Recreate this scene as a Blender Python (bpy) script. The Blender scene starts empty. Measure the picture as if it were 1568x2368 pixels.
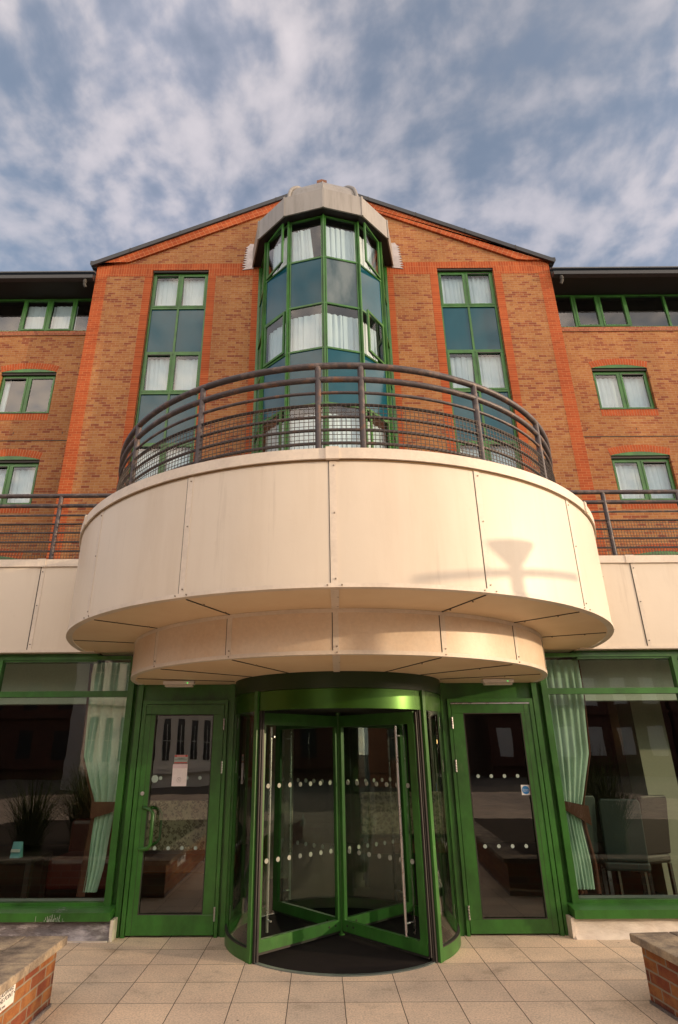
import bpy, math, random
from mathutils import Vector, Matrix
random.seed(7)
R=math.radians; PI=math.pi
sc=bpy.context.scene
# ------------------------------------------------------------------ camera
cam_d=bpy.data.cameras.new('camera'); cam=bpy.data.objects.new('camera',cam_d); sc.collection.objects.link(cam)
cam_d.sensor_fit='VERTICAL'; cam_d.sensor_height=24.0; cam_d.lens=24.0*1349.56/2367.3
cam_d.shift_x=(784-732.16)/2367.3
cam_d.clip_start=.05; cam_d.clip_end=2000
yaw,pitch,roll=-2.098e-3,.386693,-6.133e-3
cy,sy,cp,sp=math.cos(yaw),math.sin(yaw),math.cos(pitch),math.sin(pitch)
fw=Vector((sy*cp,cy*cp,sp)); rt=Vector((cy,-sy,0)); up=rt.cross(fw)
r2=rt*math.cos(roll)+up*math.sin(roll); u2=up*math.cos(roll)-rt*math.sin(roll)
M=Matrix.Identity(4)
for i in range(3): M[i][0]=r2[i]; M[i][1]=u2[i]; M[i][2]=-fw[i]
M[0][3],M[1][3],M[2][3]=-.2026,0,1.65
cam.matrix_world=M
sc.camera=cam
# ------------------------------------------------------------------ sun and sky
SKYLOC=(7.7,-4.1,0)
AZ,EL=72.5,9.8           # sun: degrees from the direction facing away from the facade towards +x; elevation
SUN=Vector((math.sin(R(AZ))*math.cos(R(EL)),-math.cos(R(AZ))*math.cos(R(EL)),math.sin(R(EL))))
ld=bpy.data.lights.new('sun','SUN'); ld.energy=2.25; ld.angle=R(.5); ld.color=(1.0,.73,.47)
lo=bpy.data.objects.new('sun',ld); sc.collection.objects.link(lo); lo.rotation_euler=SUN.to_track_quat('Z','Y').to_euler(); lo.location=(20,-10,12)
w=bpy.data.worlds.new('World'); sc.world=w; w.use_nodes=True
nt=w.node_tree; N=nt.nodes; Lk=nt.links; N.clear()
def nd(t,**k):
    n=N.new(t)
    for a,b in k.items(): setattr(n,a,b)
    return n
out=nd('ShaderNodeOutputWorld'); sky=nd('ShaderNodeTexSky',sky_type='NISHITA'); sky.sun_disc=False
sky.sun_elevation=R(EL); sky.sun_rotation=R(180-AZ); sky.air_density=1.0; sky.dust_density=1.5; sky.ozone_density=1.5
bgs=nd('ShaderNodeBackground'); bgs.inputs[1].default_value=.15; 
tc=nd('ShaderNodeTexCoord'); sep=nd('ShaderNodeSeparateXYZ'); Lk.new(tc.outputs['Generated'],sep.inputs[0])
def mth(op,a,b=None,c=None,clamp=False):
    n=nd('ShaderNodeMath',operation=op); n.use_clamp=clamp
    for i,v in enumerate((a,b,c)):
        if v is None: continue
        if isinstance(v,(int,float)): n.inputs[i].default_value=v
        else: Lk.new(v,n.inputs[i])
    return n.outputs[0]
zz=mth('MAXIMUM',mth('ADD',sep.outputs[2],.38),.05)
px=mth('DIVIDE',sep.outputs[0],zz); py=mth('DIVIDE',sep.outputs[1],zz)
cmb=nd('ShaderNodeCombineXYZ'); Lk.new(px,cmb.inputs[0]); Lk.new(py,cmb.inputs[1])
mp=nd('ShaderNodeMapping'); mp.inputs['Location'].default_value=SKYLOC; mp.inputs['Rotation'].default_value=(0,0,R(15)); Lk.new(cmb.outputs[0],mp.inputs[0])
def noi(scale,detail,rough,vec):
    n=nd('ShaderNodeTexNoise'); n.inputs['Scale'].default_value=scale; n.inputs['Detail'].default_value=detail; n.inputs['Roughness'].default_value=rough; Lk.new(vec,n.inputs['Vector']); return n
warp=noi(2.6,2,.5,mp.outputs[0])
wm=nd('ShaderNodeVectorMath',operation='MULTIPLY_ADD'); wm.inputs[1].default_value=(.10,.10,0); Lk.new(warp.outputs['Color'],wm.inputs[0]); Lk.new(mp.outputs[0],wm.inputs[2])
n1=noi(1.5,2,.5,wm.outputs[0]); n2=noi(9.5,2,.45,wm.outputs[0]); n3=noi(24,4,.5,wm.outputs[0])
def ramp(f,p0,c0,p1,c1):
    r=nd('ShaderNodeValToRGB'); r.color_ramp.interpolation='EASE'; e=r.color_ramp.elements; e[0].position=p0; e[1].position=p1; e[0].color=c0; e[1].color=c1; Lk.new(f,r.inputs[0]); return r.outputs[0]
W1=(1,1,1,1); B1=(0,0,0,1)
# broad banks, altocumulus cells and fine mottling
cov=mth('ADD',mth('MULTIPLY',n1.outputs[0],1.45),mth('ADD',mth('MULTIPLY',n2.outputs[0],.62),mth('MULTIPLY',n3.outputs[0],.55)))
mask=mth('MULTIPLY',ramp(mth('DIVIDE',cov,2.62),.39,(.26,.26,.26,1),.63,W1),1.0)
hz=mth('POWER',mth('SUBTRACT',1.0,sep.outputs[2],clamp=True),3.2)
mask=mth('MAXIMUM',mask,mth('MULTIPLY',hz,1.25,clamp=True))
mask=mth('MULTIPLY',mask,.88)
dt=nd('ShaderNodeVectorMath',operation='DOT_PRODUCT'); Lk.new(tc.outputs['Generated'],dt.inputs[0]); dt.inputs[1].default_value=tuple(SUN)
sg=mth('POWER',mth('MULTIPLY_ADD',dt.outputs['Value'],.5,.5,clamp=True),15.0)
sky_fill=mth('MULTIPLY_ADD',sep.outputs[1],-.5,.5,clamp=True)     # sky behind the viewer brightened as added fill light
sky_fill=mth('POWER',sky_fill,1.9)
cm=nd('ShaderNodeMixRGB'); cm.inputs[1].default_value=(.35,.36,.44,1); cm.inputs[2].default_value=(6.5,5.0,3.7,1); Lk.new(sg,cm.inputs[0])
cm2=nd('ShaderNodeMixRGB'); cm2.inputs[2].default_value=(3.0,2.55,2.12,1); Lk.new(sky_fill,cm2.inputs[0]); Lk.new(cm.outputs[0],cm2.inputs[1])
shade=nd('ShaderNodeMixRGB',blend_type='MULTIPLY'); shade.inputs[0].default_value=1
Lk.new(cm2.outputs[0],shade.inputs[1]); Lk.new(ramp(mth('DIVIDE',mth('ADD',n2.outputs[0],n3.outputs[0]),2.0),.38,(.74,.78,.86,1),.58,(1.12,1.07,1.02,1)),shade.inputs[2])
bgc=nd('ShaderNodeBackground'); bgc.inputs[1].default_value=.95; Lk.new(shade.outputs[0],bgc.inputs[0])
tint=nd('ShaderNodeMixRGB',blend_type='MULTIPLY'); tint.inputs[0].default_value=1; tint.inputs[2].default_value=(.98,.97,.93,1); Lk.new(sky.outputs[0],tint.inputs[1]); Lk.new(tint.outputs[0],bgs.inputs[0])
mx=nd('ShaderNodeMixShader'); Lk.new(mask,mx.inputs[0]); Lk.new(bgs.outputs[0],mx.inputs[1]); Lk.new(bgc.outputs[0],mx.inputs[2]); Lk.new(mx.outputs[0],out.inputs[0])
sc.view_settings.view_transform='Standard'; sc.view_settings.look='None'; sc.view_settings.exposure=.58; sc.view_settings.gamma=1; sc.view_settings.use_curve_mapping=False
sc.cycles.max_bounces=8; sc.cycles.transparent_max_bounces=24; sc.cycles.caustics_reflective=False; sc.cycles.caustics_refractive=False

# ------------------------------------------------------------------ materials
class NT:
    def __init__(s,name):
        s.m=bpy.data.materials.new(name); s.m.use_nodes=True; s.t=s.m.node_tree; s.t.nodes.clear()
        s.out=s.n('ShaderNodeOutputMaterial')
    def n(s,t,**k):
        n=s.t.nodes.new(t)
        for a,b in k.items(): setattr(n,a,b)
        return n
    def l(s,a,b): s.t.links.new(a,b)
    def math(s,op,a,b=None,clamp=False):
        n=s.n('ShaderNodeMath',operation=op); n.use_clamp=clamp
        for i,v in enumerate((a,b)):
            if v is None: continue
            if isinstance(v,(int,float)): n.inputs[i].default_value=v
            else: s.l(v,n.inputs[i])
        return n.outputs[0]
    def mix(s,f,a,b,mode='MIX'):
        n=s.n('ShaderNodeMixRGB',blend_type=mode)
        for i,v in enumerate((f,a,b)):
            if isinstance(v,(int,float)): n.inputs[i].default_value=v
            elif isinstance(v,tuple): n.inputs[i].default_value=v+(1,) if len(v)==3 else v
            else: s.l(v,n.inputs[i])
        return n.outputs[0]
    def noise(s,scale,detail=4,rough=.5,vec=None,stretch=None):
        if vec is None: vec=s.pos()
        if stretch:
            mm=s.n('ShaderNodeVectorMath',operation='MULTIPLY'); mm.inputs[1].default_value=stretch; s.l(vec,mm.inputs[0]); vec=mm.outputs[0]
        n=s.n('ShaderNodeTexNoise'); n.inputs['Scale'].default_value=scale; n.inputs['Detail'].default_value=detail; n.inputs['Roughness'].default_value=rough
        s.l(vec,n.inputs['Vector']); return n.outputs[0]
    def pos(s):
        if not hasattr(s,'_p'): s._p=s.n('ShaderNodeNewGeometry').outputs['Position']
        return s._p
    def ramp(s,f,st):
        n=s.n('ShaderNodeValToRGB'); cr=n.color_ramp
        while len(cr.elements)<len(st): cr.elements.new(.5)
        for e,(p,c) in zip(cr.elements,st): e.position=p; e.color=(c+(1,)) if isinstance(c,tuple) else (c,c,c,1)
        s.l(f,n.inputs[0]); return n.outputs[0]
    def bsdf(s,col,rough=.6,metal=0,bump=None,bstr=.3,bdist=.01,spec=.5):
        b=s.n('ShaderNodeBsdfPrincipled')
        for k,v in (('Base Color',col),('Roughness',rough),('Metallic',metal),('Specular IOR Level',spec)):
            if isinstance(v,tuple): b.inputs[k].default_value=v+(1,)
            elif isinstance(v,(int,float)): b.inputs[k].default_value=v
            else: s.l(v,b.inputs[k])
        if bump is not None:
            bn=s.n('ShaderNodeBump'); bn.inputs['Strength'].default_value=bstr; bn.inputs['Distance'].default_value=bdist; s.l(bump,bn.inputs['Height']); s.l(bn.outputs[0],b.inputs['Normal'])
        s.l(b.outputs[0],s.out.inputs[0]); return b
def plain(name,col,rough=.6,metal=0,var=.12,scale=3.0,spec=.5,fine=40):
    t=NT(name)
    a=t.noise(scale,5,.6); f=t.noise(fine,3,.5)
    k=t.ramp(a,[(.3,1-var),(.7,1+var*.6)]); k2=t.ramp(f,[(.3,.95),(.7,1.04)])
    c=t.mix(1,t.mix(1,col,k,'MULTIPLY'),k2,'MULTIPLY')
    t.bsdf(c,t.math('MULTIPLY_ADD' if False else 'ADD',t.math('MULTIPLY',a,.15),rough-.07),metal,f,.08,.003,spec)
    return t.m
def brick(name,pal,mortar,axis='xz',bw=.225,rh=.075,ms=.006,offset=.5,rot=None,origin=(0,0),inner=.35,dirt=True):
    """running-bond brickwork on world coordinates; pal = ramp of per-brick colours"""
    t=NT(name); s=t.n('ShaderNodeSeparateXYZ'); t.l(t.pos(),s.inputs[0])
    A,B={'xz':(0,2),'yz':(1,2),'zx':(2,0),'xy':(0,1)}[axis]
    c=t.n('ShaderNodeCombineXYZ')
    t.l(t.math('ADD',s.outputs[A],100*bw+origin[0]),c.inputs[0]); t.l(t.math('ADD',s.outputs[B],100*rh+origin[1]),c.inputs[1])
    v=c.outputs[0]
    if rot is not None:
        mp=t.n('ShaderNodeMapping'); mp.inputs['Rotation'].default_value=(0,0,rot); t.l(v,mp.inputs[0]); v=mp.outputs[0]
    # slight wobble of the edges
    wv=t.n('ShaderNodeTexNoise'); wv.inputs['Scale'].default_value=14; t.l(v,wv.inputs['Vector'])
    w2=t.n('ShaderNodeVectorMath',operation='MULTIPLY_ADD'); w2.inputs[1].default_value=(.008,.006,0); t.l(wv.outputs['Color'],w2.inputs[0]); t.l(v,w2.inputs[2])
    b=t.n('ShaderNodeTexBrick'); b.offset=offset; b.inputs['Scale'].default_value=1; b.inputs['Brick Width'].default_value=bw; b.inputs['Row Height'].default_value=rh
    b.inputs['Mortar Size'].default_value=ms; b.inputs['Mortar Smooth'].default_value=.25; b.inputs['Bias'].default_value=0
    b.inputs['Color1'].default_value=(0,0,0,1); b.inputs['Color2'].default_value=(1,1,1,1); b.inputs['Mortar'].default_value=(.5,.5,.5,1)
    t.l(w2.outputs[0],b.inputs['Vector'])
    fleck=t.noise(9,4,.65,v); 
    r=t.math('ADD',b.outputs['Color'],t.math('MULTIPLY',t.math('SUBTRACT',fleck,.5),inner*2))
    col=t.ramp(r,pal)
    fine=t.noise(120,3,.6,v); col=t.mix(1,col,t.ramp(fine,[(.25,.82),(.75,1.15)]),'MULTIPLY')
    mc=t.mix(t.noise(6,4,.6,v),tuple(x*.85 for x in mortar),tuple(min(1,x*1.1) for x in mortar))
    col=t.mix(b.outputs['Fac'],col,mc)
    if dirt:
        d=t.noise(.9,5,.6,t.pos(),(1,1,.45)); col=t.mix(1,col,t.ramp(d,[(.3,(.80,.77,.76)),(.65,(1.06,1.05,1.03))]),'MULTIPLY')
    h=t.math('ADD',t.math('SUBTRACT',1.0,b.outputs['Fac']),t.math('MULTIPLY',fine,.25))
    t.bsdf(col,.88,0,h,.55,.006,.25)
    return t.m
MORT=(.34,.215,.125)
BUFF=[(.0,(.33,.155,.058)),(.2,(.29,.118,.043)),(.4,(.35,.175,.068)),(.55,(.27,.098,.036)),(.72,(.31,.135,.050)),(.86,(.24,.075,.032)),(1.0,(.19,.055,.028))]
REDP=[(0,(.37,.086,.026)),(.5,(.335,.072,.021)),(1,(.285,.058,.018))]
m_buff=brick('buff_brick',BUFF,MORT,inner=.42)
m_red=brick('red_brick',REDP,(.42,.20,.09),inner=.15,ms=.0045)
m_redstack=brick('red_header_brick',REDP,(.42,.20,.09),offset=0,bw=.45,inner=.15,ms=.0045)
m_soldier=brick('red_soldier_brick',REDP,(.42,.20,.09),axis='xz',bw=.075,rh=.225,offset=0,inner=.15,ms=.0045,origin=(0,-14.70%.225*-1))
m_planter=brick('planter_brick',[(0,(.25,.085,.035)),(.25,(.33,.15,.055)),(.5,(.20,.055,.032)),(.75,(.27,.10,.045)),(1,(.09,.032,.030))],(.27,.23,.175),axis='yz',inner=.5,ms=.007,origin=(.03,.02))
m_planterx=brick('planter_brick_end',[(0,(.34,.12,.05)),(.5,(.30,.085,.045)),(1,(.10,.035,.03))],(.27,.23,.175),axis='xz',inner=.4,ms=.007,origin=(.03,.02))
m_archbrick=plain('arch_brick',(.345,.076,.022),.85,0,.25,5,.25)
m_mortar=plain('mortar',(.48,.30,.18),.9,0,.1,8,.2)
def green_mat(name,col,rough=.34):
    t=NT(name); a=t.noise(1.7,5,.6); f=t.noise(60,3,.5); sc_=t.noise(7,6,.75,t.pos(),(1,1,.35))
    c=t.mix(1,col,t.ramp(a,[(.3,.86),(.7,1.12)]),'MULTIPLY'); sp_=t.noise(22,6,.8,t.pos(),(1,1,.5)); c=t.mix(t.ramp(sc_,[(.60,0.0),(.8,.30)]),c,(.20,.22,.15)); c=t.mix(t.ramp(sp_,[(.66,0.0),(.74,.5)]),c,(.30,.33,.24)); c=t.mix(1,c,t.ramp(t.noise(3.1,6,.7,t.pos(),(1,1,.6)),[(.35,(.62,.60,.58)),(.6,(1.05,1.05,1.0))]),'MULTIPLY')
    t.bsdf(c,t.math('ADD',t.math('MULTIPLY',sc_,.25),rough-.12),0,f,.05,.002,.5); return t.m
m_green=green_mat('green_paint',(.033,.135,.022))
t=NT('green_coated_header'); a=t.noise(1.7,5,.6); c=t.mix(1,(.040,.12,.013),t.ramp(a,[(.3,.8),(.7,1.1)]),'MULTIPLY'); t.bsdf(c,.27,.6,None,.1,.1,.5); m_greend=t.m
m_crown=plain('painted_reflection_crown',(.012,.032,.008),.35,0,.15,2,.4)  # green darkened to carry the reflection of the dark soffit
# cream composite panels
t=NT('cream_panel'); a=t.noise(.8,5,.55); st=t.noise(2.2,6,.65,t.pos(),(1,1,.12)); f=t.noise(90,2,.5)
c=t.mix(1,(.67,.592,.492),t.ramp(a,[(.3,.95),(.7,1.03)]),'MULTIPLY'); c=t.mix(t.ramp(st,[(.50,0.0),(.80,.42)]),c,(.48,.38,.27)); fs=t.noise(11,5,.7,t.pos(),(1,1,.05)); c=t.mix(t.ramp(fs,[(.60,0.0),(.74,.28)]),c,(.34,.27,.20)); sm=t.noise(4.5,6,.75); c=t.mix(t.ramp(sm,[(.64,0.0),(.74,.22)]),c,(.44,.35,.26))
t.bsdf(c,.42,0,t.math('ADD',t.math('MULTIPLY',a,2.0),t.math('MULTIPLY',f,.03)),.12,.05,.45); m_cream=t.m
m_creamtrim=plain('cream_trim',(.68,.60,.51),.45,0,.12,4,.4)
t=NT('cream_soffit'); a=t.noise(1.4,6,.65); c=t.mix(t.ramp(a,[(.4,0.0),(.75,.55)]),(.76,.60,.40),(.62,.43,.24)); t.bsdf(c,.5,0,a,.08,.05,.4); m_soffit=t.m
t=NT('stained_bounce_cream_panel'); a=t.noise(1.6,7,.7); g=t.noise(34,5,.7); c=t.mix(t.ramp(a,[(.38,0.0),(.72,.7)]),(.70,.58,.45),(.60,.42,.26)); c=t.mix(1,c,t.ramp(g,[(.3,.92),(.7,1.04)]),'MULTIPLY'); t.bsdf(c,.42,0,a,.1,.04,.45); m_cream2=t.m  # grainy stain, plus warm ground bounce put into the base colour
m_seal=plain('dark_seal',(.03,.027,.022),.7)
m_black=plain('black_soffit',(.012,.011,.011),.6)
m_gutter=plain('black_gutter',(.016,.018,.022),.38,0,.1,3,.5)
m_slate=plain('slate_roof',(.07,.075,.085),.6,0,.2,2)
t=NT('weathered_zinc'); a=t.noise(1.5,6,.6,t.pos(),(1,1,.25)); st=t.noise(7,5,.7,t.pos(),(1,1,.08)); c=t.mix(a,(.20,.19,.18),(.31,.29,.265)); c=t.mix(t.ramp(st,[(.48,0.0),(.7,.5)]),c,(.13,.115,.10)); t.bsdf(c,.45,.25,a,.1,.02,.5); m_zinc=t.m
t=NT('lead_sheet'); a=t.noise(6,7,.65,t.pos(),(.5,1,1.6)); c=t.ramp(a,[(.35,(.11,.095,.10)),(.5,(.20,.18,.19)),(.66,(.55,.51,.53))]); t.bsdf(c,.33,.35,a,1.0,.06,.6); m_lead=t.m
t=NT('white_membrane'); a=t.noise(5,7,.6,t.pos(),(.6,1,1.3)); c=t.ramp(a,[(.3,(.50,.44,.38)),(.6,(.68,.61,.53)),(.8,(.60,.50,.42))]); t.bsdf(c,.6,0,a,.8,.03,.4); m_memb=t.m
t=NT('rail_paint'); a=t.noise(9,8,.7); r_=t.noise(3.2,5,.6); c=t.mix(t.ramp(a,[(.5,0.0),(.66,1.0)]),(.055,.045,.05),(.15,.115,.105)); c=t.mix(t.ramp(t.math('MULTIPLY',r_,a),[(.30,0.0),(.38,.85)]),c,(.15,.065,.03)); t.bsdf(c,.5,.15,a,.35,.006,.5); m_rail=t.m
t=NT('mesh_wire'); t.bsdf((.06,.045,.035),.6,.2); m_wire=t.m
m_steel=plain('brushed_steel',(.58,.56,.58),.28,.9,.1,10)
m_rubber=plain('black_rubber',(.02,.017,.016),.55)
m_white=plain('white_plastic',(.72,.70,.68),.45,0,.06)
m_paper=plain('paper',(.80,.74,.74),.8,0,.05)
t=NT('curtain_voile'); a=t.noise(2,3,.5)
b1=t.n('ShaderNodeBsdfDiffuse'); b1.inputs[0].default_value=(.72,.75,.75,1); b2=t.n('ShaderNodeBsdfTranslucent'); b2.inputs[0].default_value=(.8,.8,.75,1); mxx=t.n('ShaderNodeMixShader'); mxx.inputs[0].default_value=.25
t.l(b1.outputs[0],mxx.inputs[1]); t.l(b2.outputs[0],mxx.inputs[2]); t.l(mxx.outputs[0],t.out.inputs[0]); m_voile=t.m
m_mint=plain('mint_curtain',(.50,.66,.54),.85,0,.12,3,.15)
m_brown=plain('brown_curtain_lining',(.115,.045,.032),.8,0,.15,4,.2)
def glass(name,tint,gain=1.6,rough=0.0,base=0.03,bump=0.0):
    t=NT(name); tr=t.n('ShaderNodeBsdfTransparent'); tr.inputs[0].default_value=tint+(1,); g=t.n('ShaderNodeBsdfGlossy'); g.inputs['Roughness'].default_value=rough
    ge=t.n('ShaderNodeNewGeometry'); dp=t.n('ShaderNodeVectorMath',operation='DOT_PRODUCT'); t.l(ge.outputs['Incoming'],dp.inputs[0]); t.l(ge.outputs['Normal'],dp.inputs[1])
    schl=t.math('ADD',t.math('MULTIPLY',t.math('POWER',t.math('SUBTRACT',1.0,t.math('ABSOLUTE',dp.outputs['Value']),True),5.0),.94),.055)
    if bump:
        bn=t.n('ShaderNodeBump'); bn.inputs['Strength'].default_value=bump; bn.inputs['Distance'].default_value=.02; t.l(t.noise(1.6,2,.5),bn.inputs['Height']); t.l(bn.outputs[0],g.inputs['Normal'])
    k=t.math('ADD',t.math('MULTIPLY',schl,gain),base,True)
    mm=t.n('ShaderNodeMixShader'); t.l(k,mm.inputs[0]); t.l(tr.outputs[0],mm.inputs[1]); t.l(g.outputs[0],mm.inputs[2]); t.l(mm.outputs[0],t.out.inputs[0]); return t.m
m_glassup=glass('bedroom_glass',(.78,.90,.95),1.4,.0,.045)
m_shopglass=glass('shop_glass',(.74,.84,.78),1.8,0.0,.03,.04)
def spandrel(name,col):
    t=NT(name); a=t.noise(1.2,4,.6,t.pos(),(1,1,.4)); c=t.mix(1,col,t.ramp(a,[(.3,.85),(.7,1.15)]),'MULTIPLY'); b=t.bsdf(c,.06,0,t.noise(1.1,2,.4),.10,.03,.45); return t.m
m_span=spandrel('spandrel_glass',(.006,.058,.085))
t=NT('spandrel_streaked'); a=t.noise(1.6,4,.6,t.pos(),(1,1,.35)); c=t.mix(t.ramp(a,[(.46,0.0),(.66,.9)]),(.018,.045,.055),(.10,.13,.14)); t.bsdf(c,.10,0,None,.1,.1,.9); m_span2=t.m
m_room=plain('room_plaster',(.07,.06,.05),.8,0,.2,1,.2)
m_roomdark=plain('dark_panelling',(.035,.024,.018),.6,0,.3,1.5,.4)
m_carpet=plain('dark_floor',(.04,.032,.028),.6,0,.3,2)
m_mat=plain('entrance_mat',(.018,.015,.015),.95,0,.2,6,.1)
m_bulk=plain('pale_bulkhead',(.72,.76,.68),.7,0,.1,1,.2)
m_column=plain('plaster_column',(.30,.31,.23),.7,0,.12,1.2,.3)
# paving
t=NT('paving_slabs'); s=t.n('ShaderNodeSeparateXYZ'); t.l(t.pos(),s.inputs[0]); c=t.n('ShaderNodeCombineXYZ')
t.l(t.math('ADD',s.outputs[0],40.034),c.inputs[0]); t.l(t.math('ADD',s.outputs[1],40-5.517+.4*13),c.inputs[1])
b=t.n('ShaderNodeTexBrick'); b.offset=0; b.inputs['Scale'].default_value=1; b.inputs['Brick Width'].default_value=.4; b.inputs['Row Height'].default_value=.4; b.inputs['Mortar Size'].default_value=.0035; b.inputs['Mortar Smooth'].default_value=.3
b.inputs['Color1'].default_value=(0,0,0,1); b.inputs['Color2'].default_value=(1,1,1,1); b.inputs['Mortar'].default_value=(.5,.5,.5,1)
wv=t.n('ShaderNodeTexNoise'); wv.inputs['Scale'].default_value=9; t.l(t.pos(),wv.inputs['Vector']); w2=t.n('ShaderNodeVectorMath',operation='MULTIPLY_ADD'); w2.inputs[1].default_value=(.006,.006,0); t.l(wv.outputs['Color'],w2.inputs[0]); t.l(c.outputs[0],w2.inputs[2]); t.l(w2.outputs[0],b.inputs['Vector'])
base=t.ramp(b.outputs['Color'],[(0,(.66,.55,.44)),(.5,(.74,.61,.48)),(1,(.61,.52,.43))])
g=t.noise(70,4,.75); base=t.mix(1,base,t.ramp(g,[(.3,.62),(.5,1.0),(.7,1.25)]),'MULTIPLY')
big=t.noise(2.3,7,.66); base=t.mix(1,base,t.ramp(big,[(.31,(.68,.66,.64)),(.43,(.96,.95,.94)),(.60,(1.08,1.05,1.02))]),'MULTIPLY'); bg2=t.noise(.7,3,.5); base=t.mix(1,base,t.ramp(bg2,[(.35,(.90,.86,.84)),(.65,(1.08,1.05,1.0))]),'MULTIPLY')
spt=t.noise(17,5,.7); base=t.mix(t.ramp(spt,[(.68,0.0),(.76,.5)]),base,(.12,.10,.08))
vor=t.n('ShaderNodeTexVoronoi'); vor.inputs['Scale'].default_value=2.6; t.l(t.pos(),vor.inputs['Vector']); base=t.mix(t.ramp(vor.outputs['Distance'],[(.02,.85),(.035,0.0)]),base,(.06,.05,.045))
col=t.mix(b.outputs['Fac'],base,(.085,.065,.05))
t.bsdf(col,.9,0,t.math('ADD',t.math('MULTIPLY',t.math('SUBTRACT',1.0,b.outputs['Fac']),1.2),t.math('MULTIPLY',g,.35)),.5,.006,.25); m_pave=t.m
t=NT('coping_stone'); a=t.noise(5,7,.65); g=t.noise(90,3,.6); c=t.ramp(a,[(.36,(.12,.10,.085)),(.5,(.27,.22,.17)),(.62,(.42,.34,.24))]); c=t.mix(1,c,t.ramp(g,[(.25,.75),(.75,1.2)]),'MULTIPLY'); t.bsdf(c,.9,0,t.math('ADD',a,t.math('MULTIPLY',g,.3)),.6,.012,.2); m_cope=t.m
m_soil=plain('soil',(.08,.06,.045),.95,0,.4,8,.1)
m_ground=plain('far_ground',(.16,.14,.12),.9,0,.2,.5,.2)
# patterned fabric screen
t=NT('patterned_fabric'); f=t.noise(17,6,.8,t.pos(),(.5,1,1.3)); g=t.noise(60,3,.7,t.pos(),(1,1,.3)); v=t.n('ShaderNodeTexVoronoi'); v.distance='MANHATTAN'; v.inputs['Scale'].default_value=24; t.l(t.pos(),v.inputs['Vector']); c=t.ramp(t.math('ADD',t.math('MULTIPLY',v.outputs['Distance'],.45),t.math('MULTIPLY',f,.75)),[(.42,(.42,.36,.26)),(.5,(.20,.155,.105)),(.6,(.07,.055,.04)),(.72,(.34,.28,.20))]); c=t.mix(1,c,t.ramp(g,[(.3,.7),(.7,1.2)]),'MULTIPLY'); t.bsdf(c,.9,0,None,.1,.1,.1); m_pattern=t.m

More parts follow.
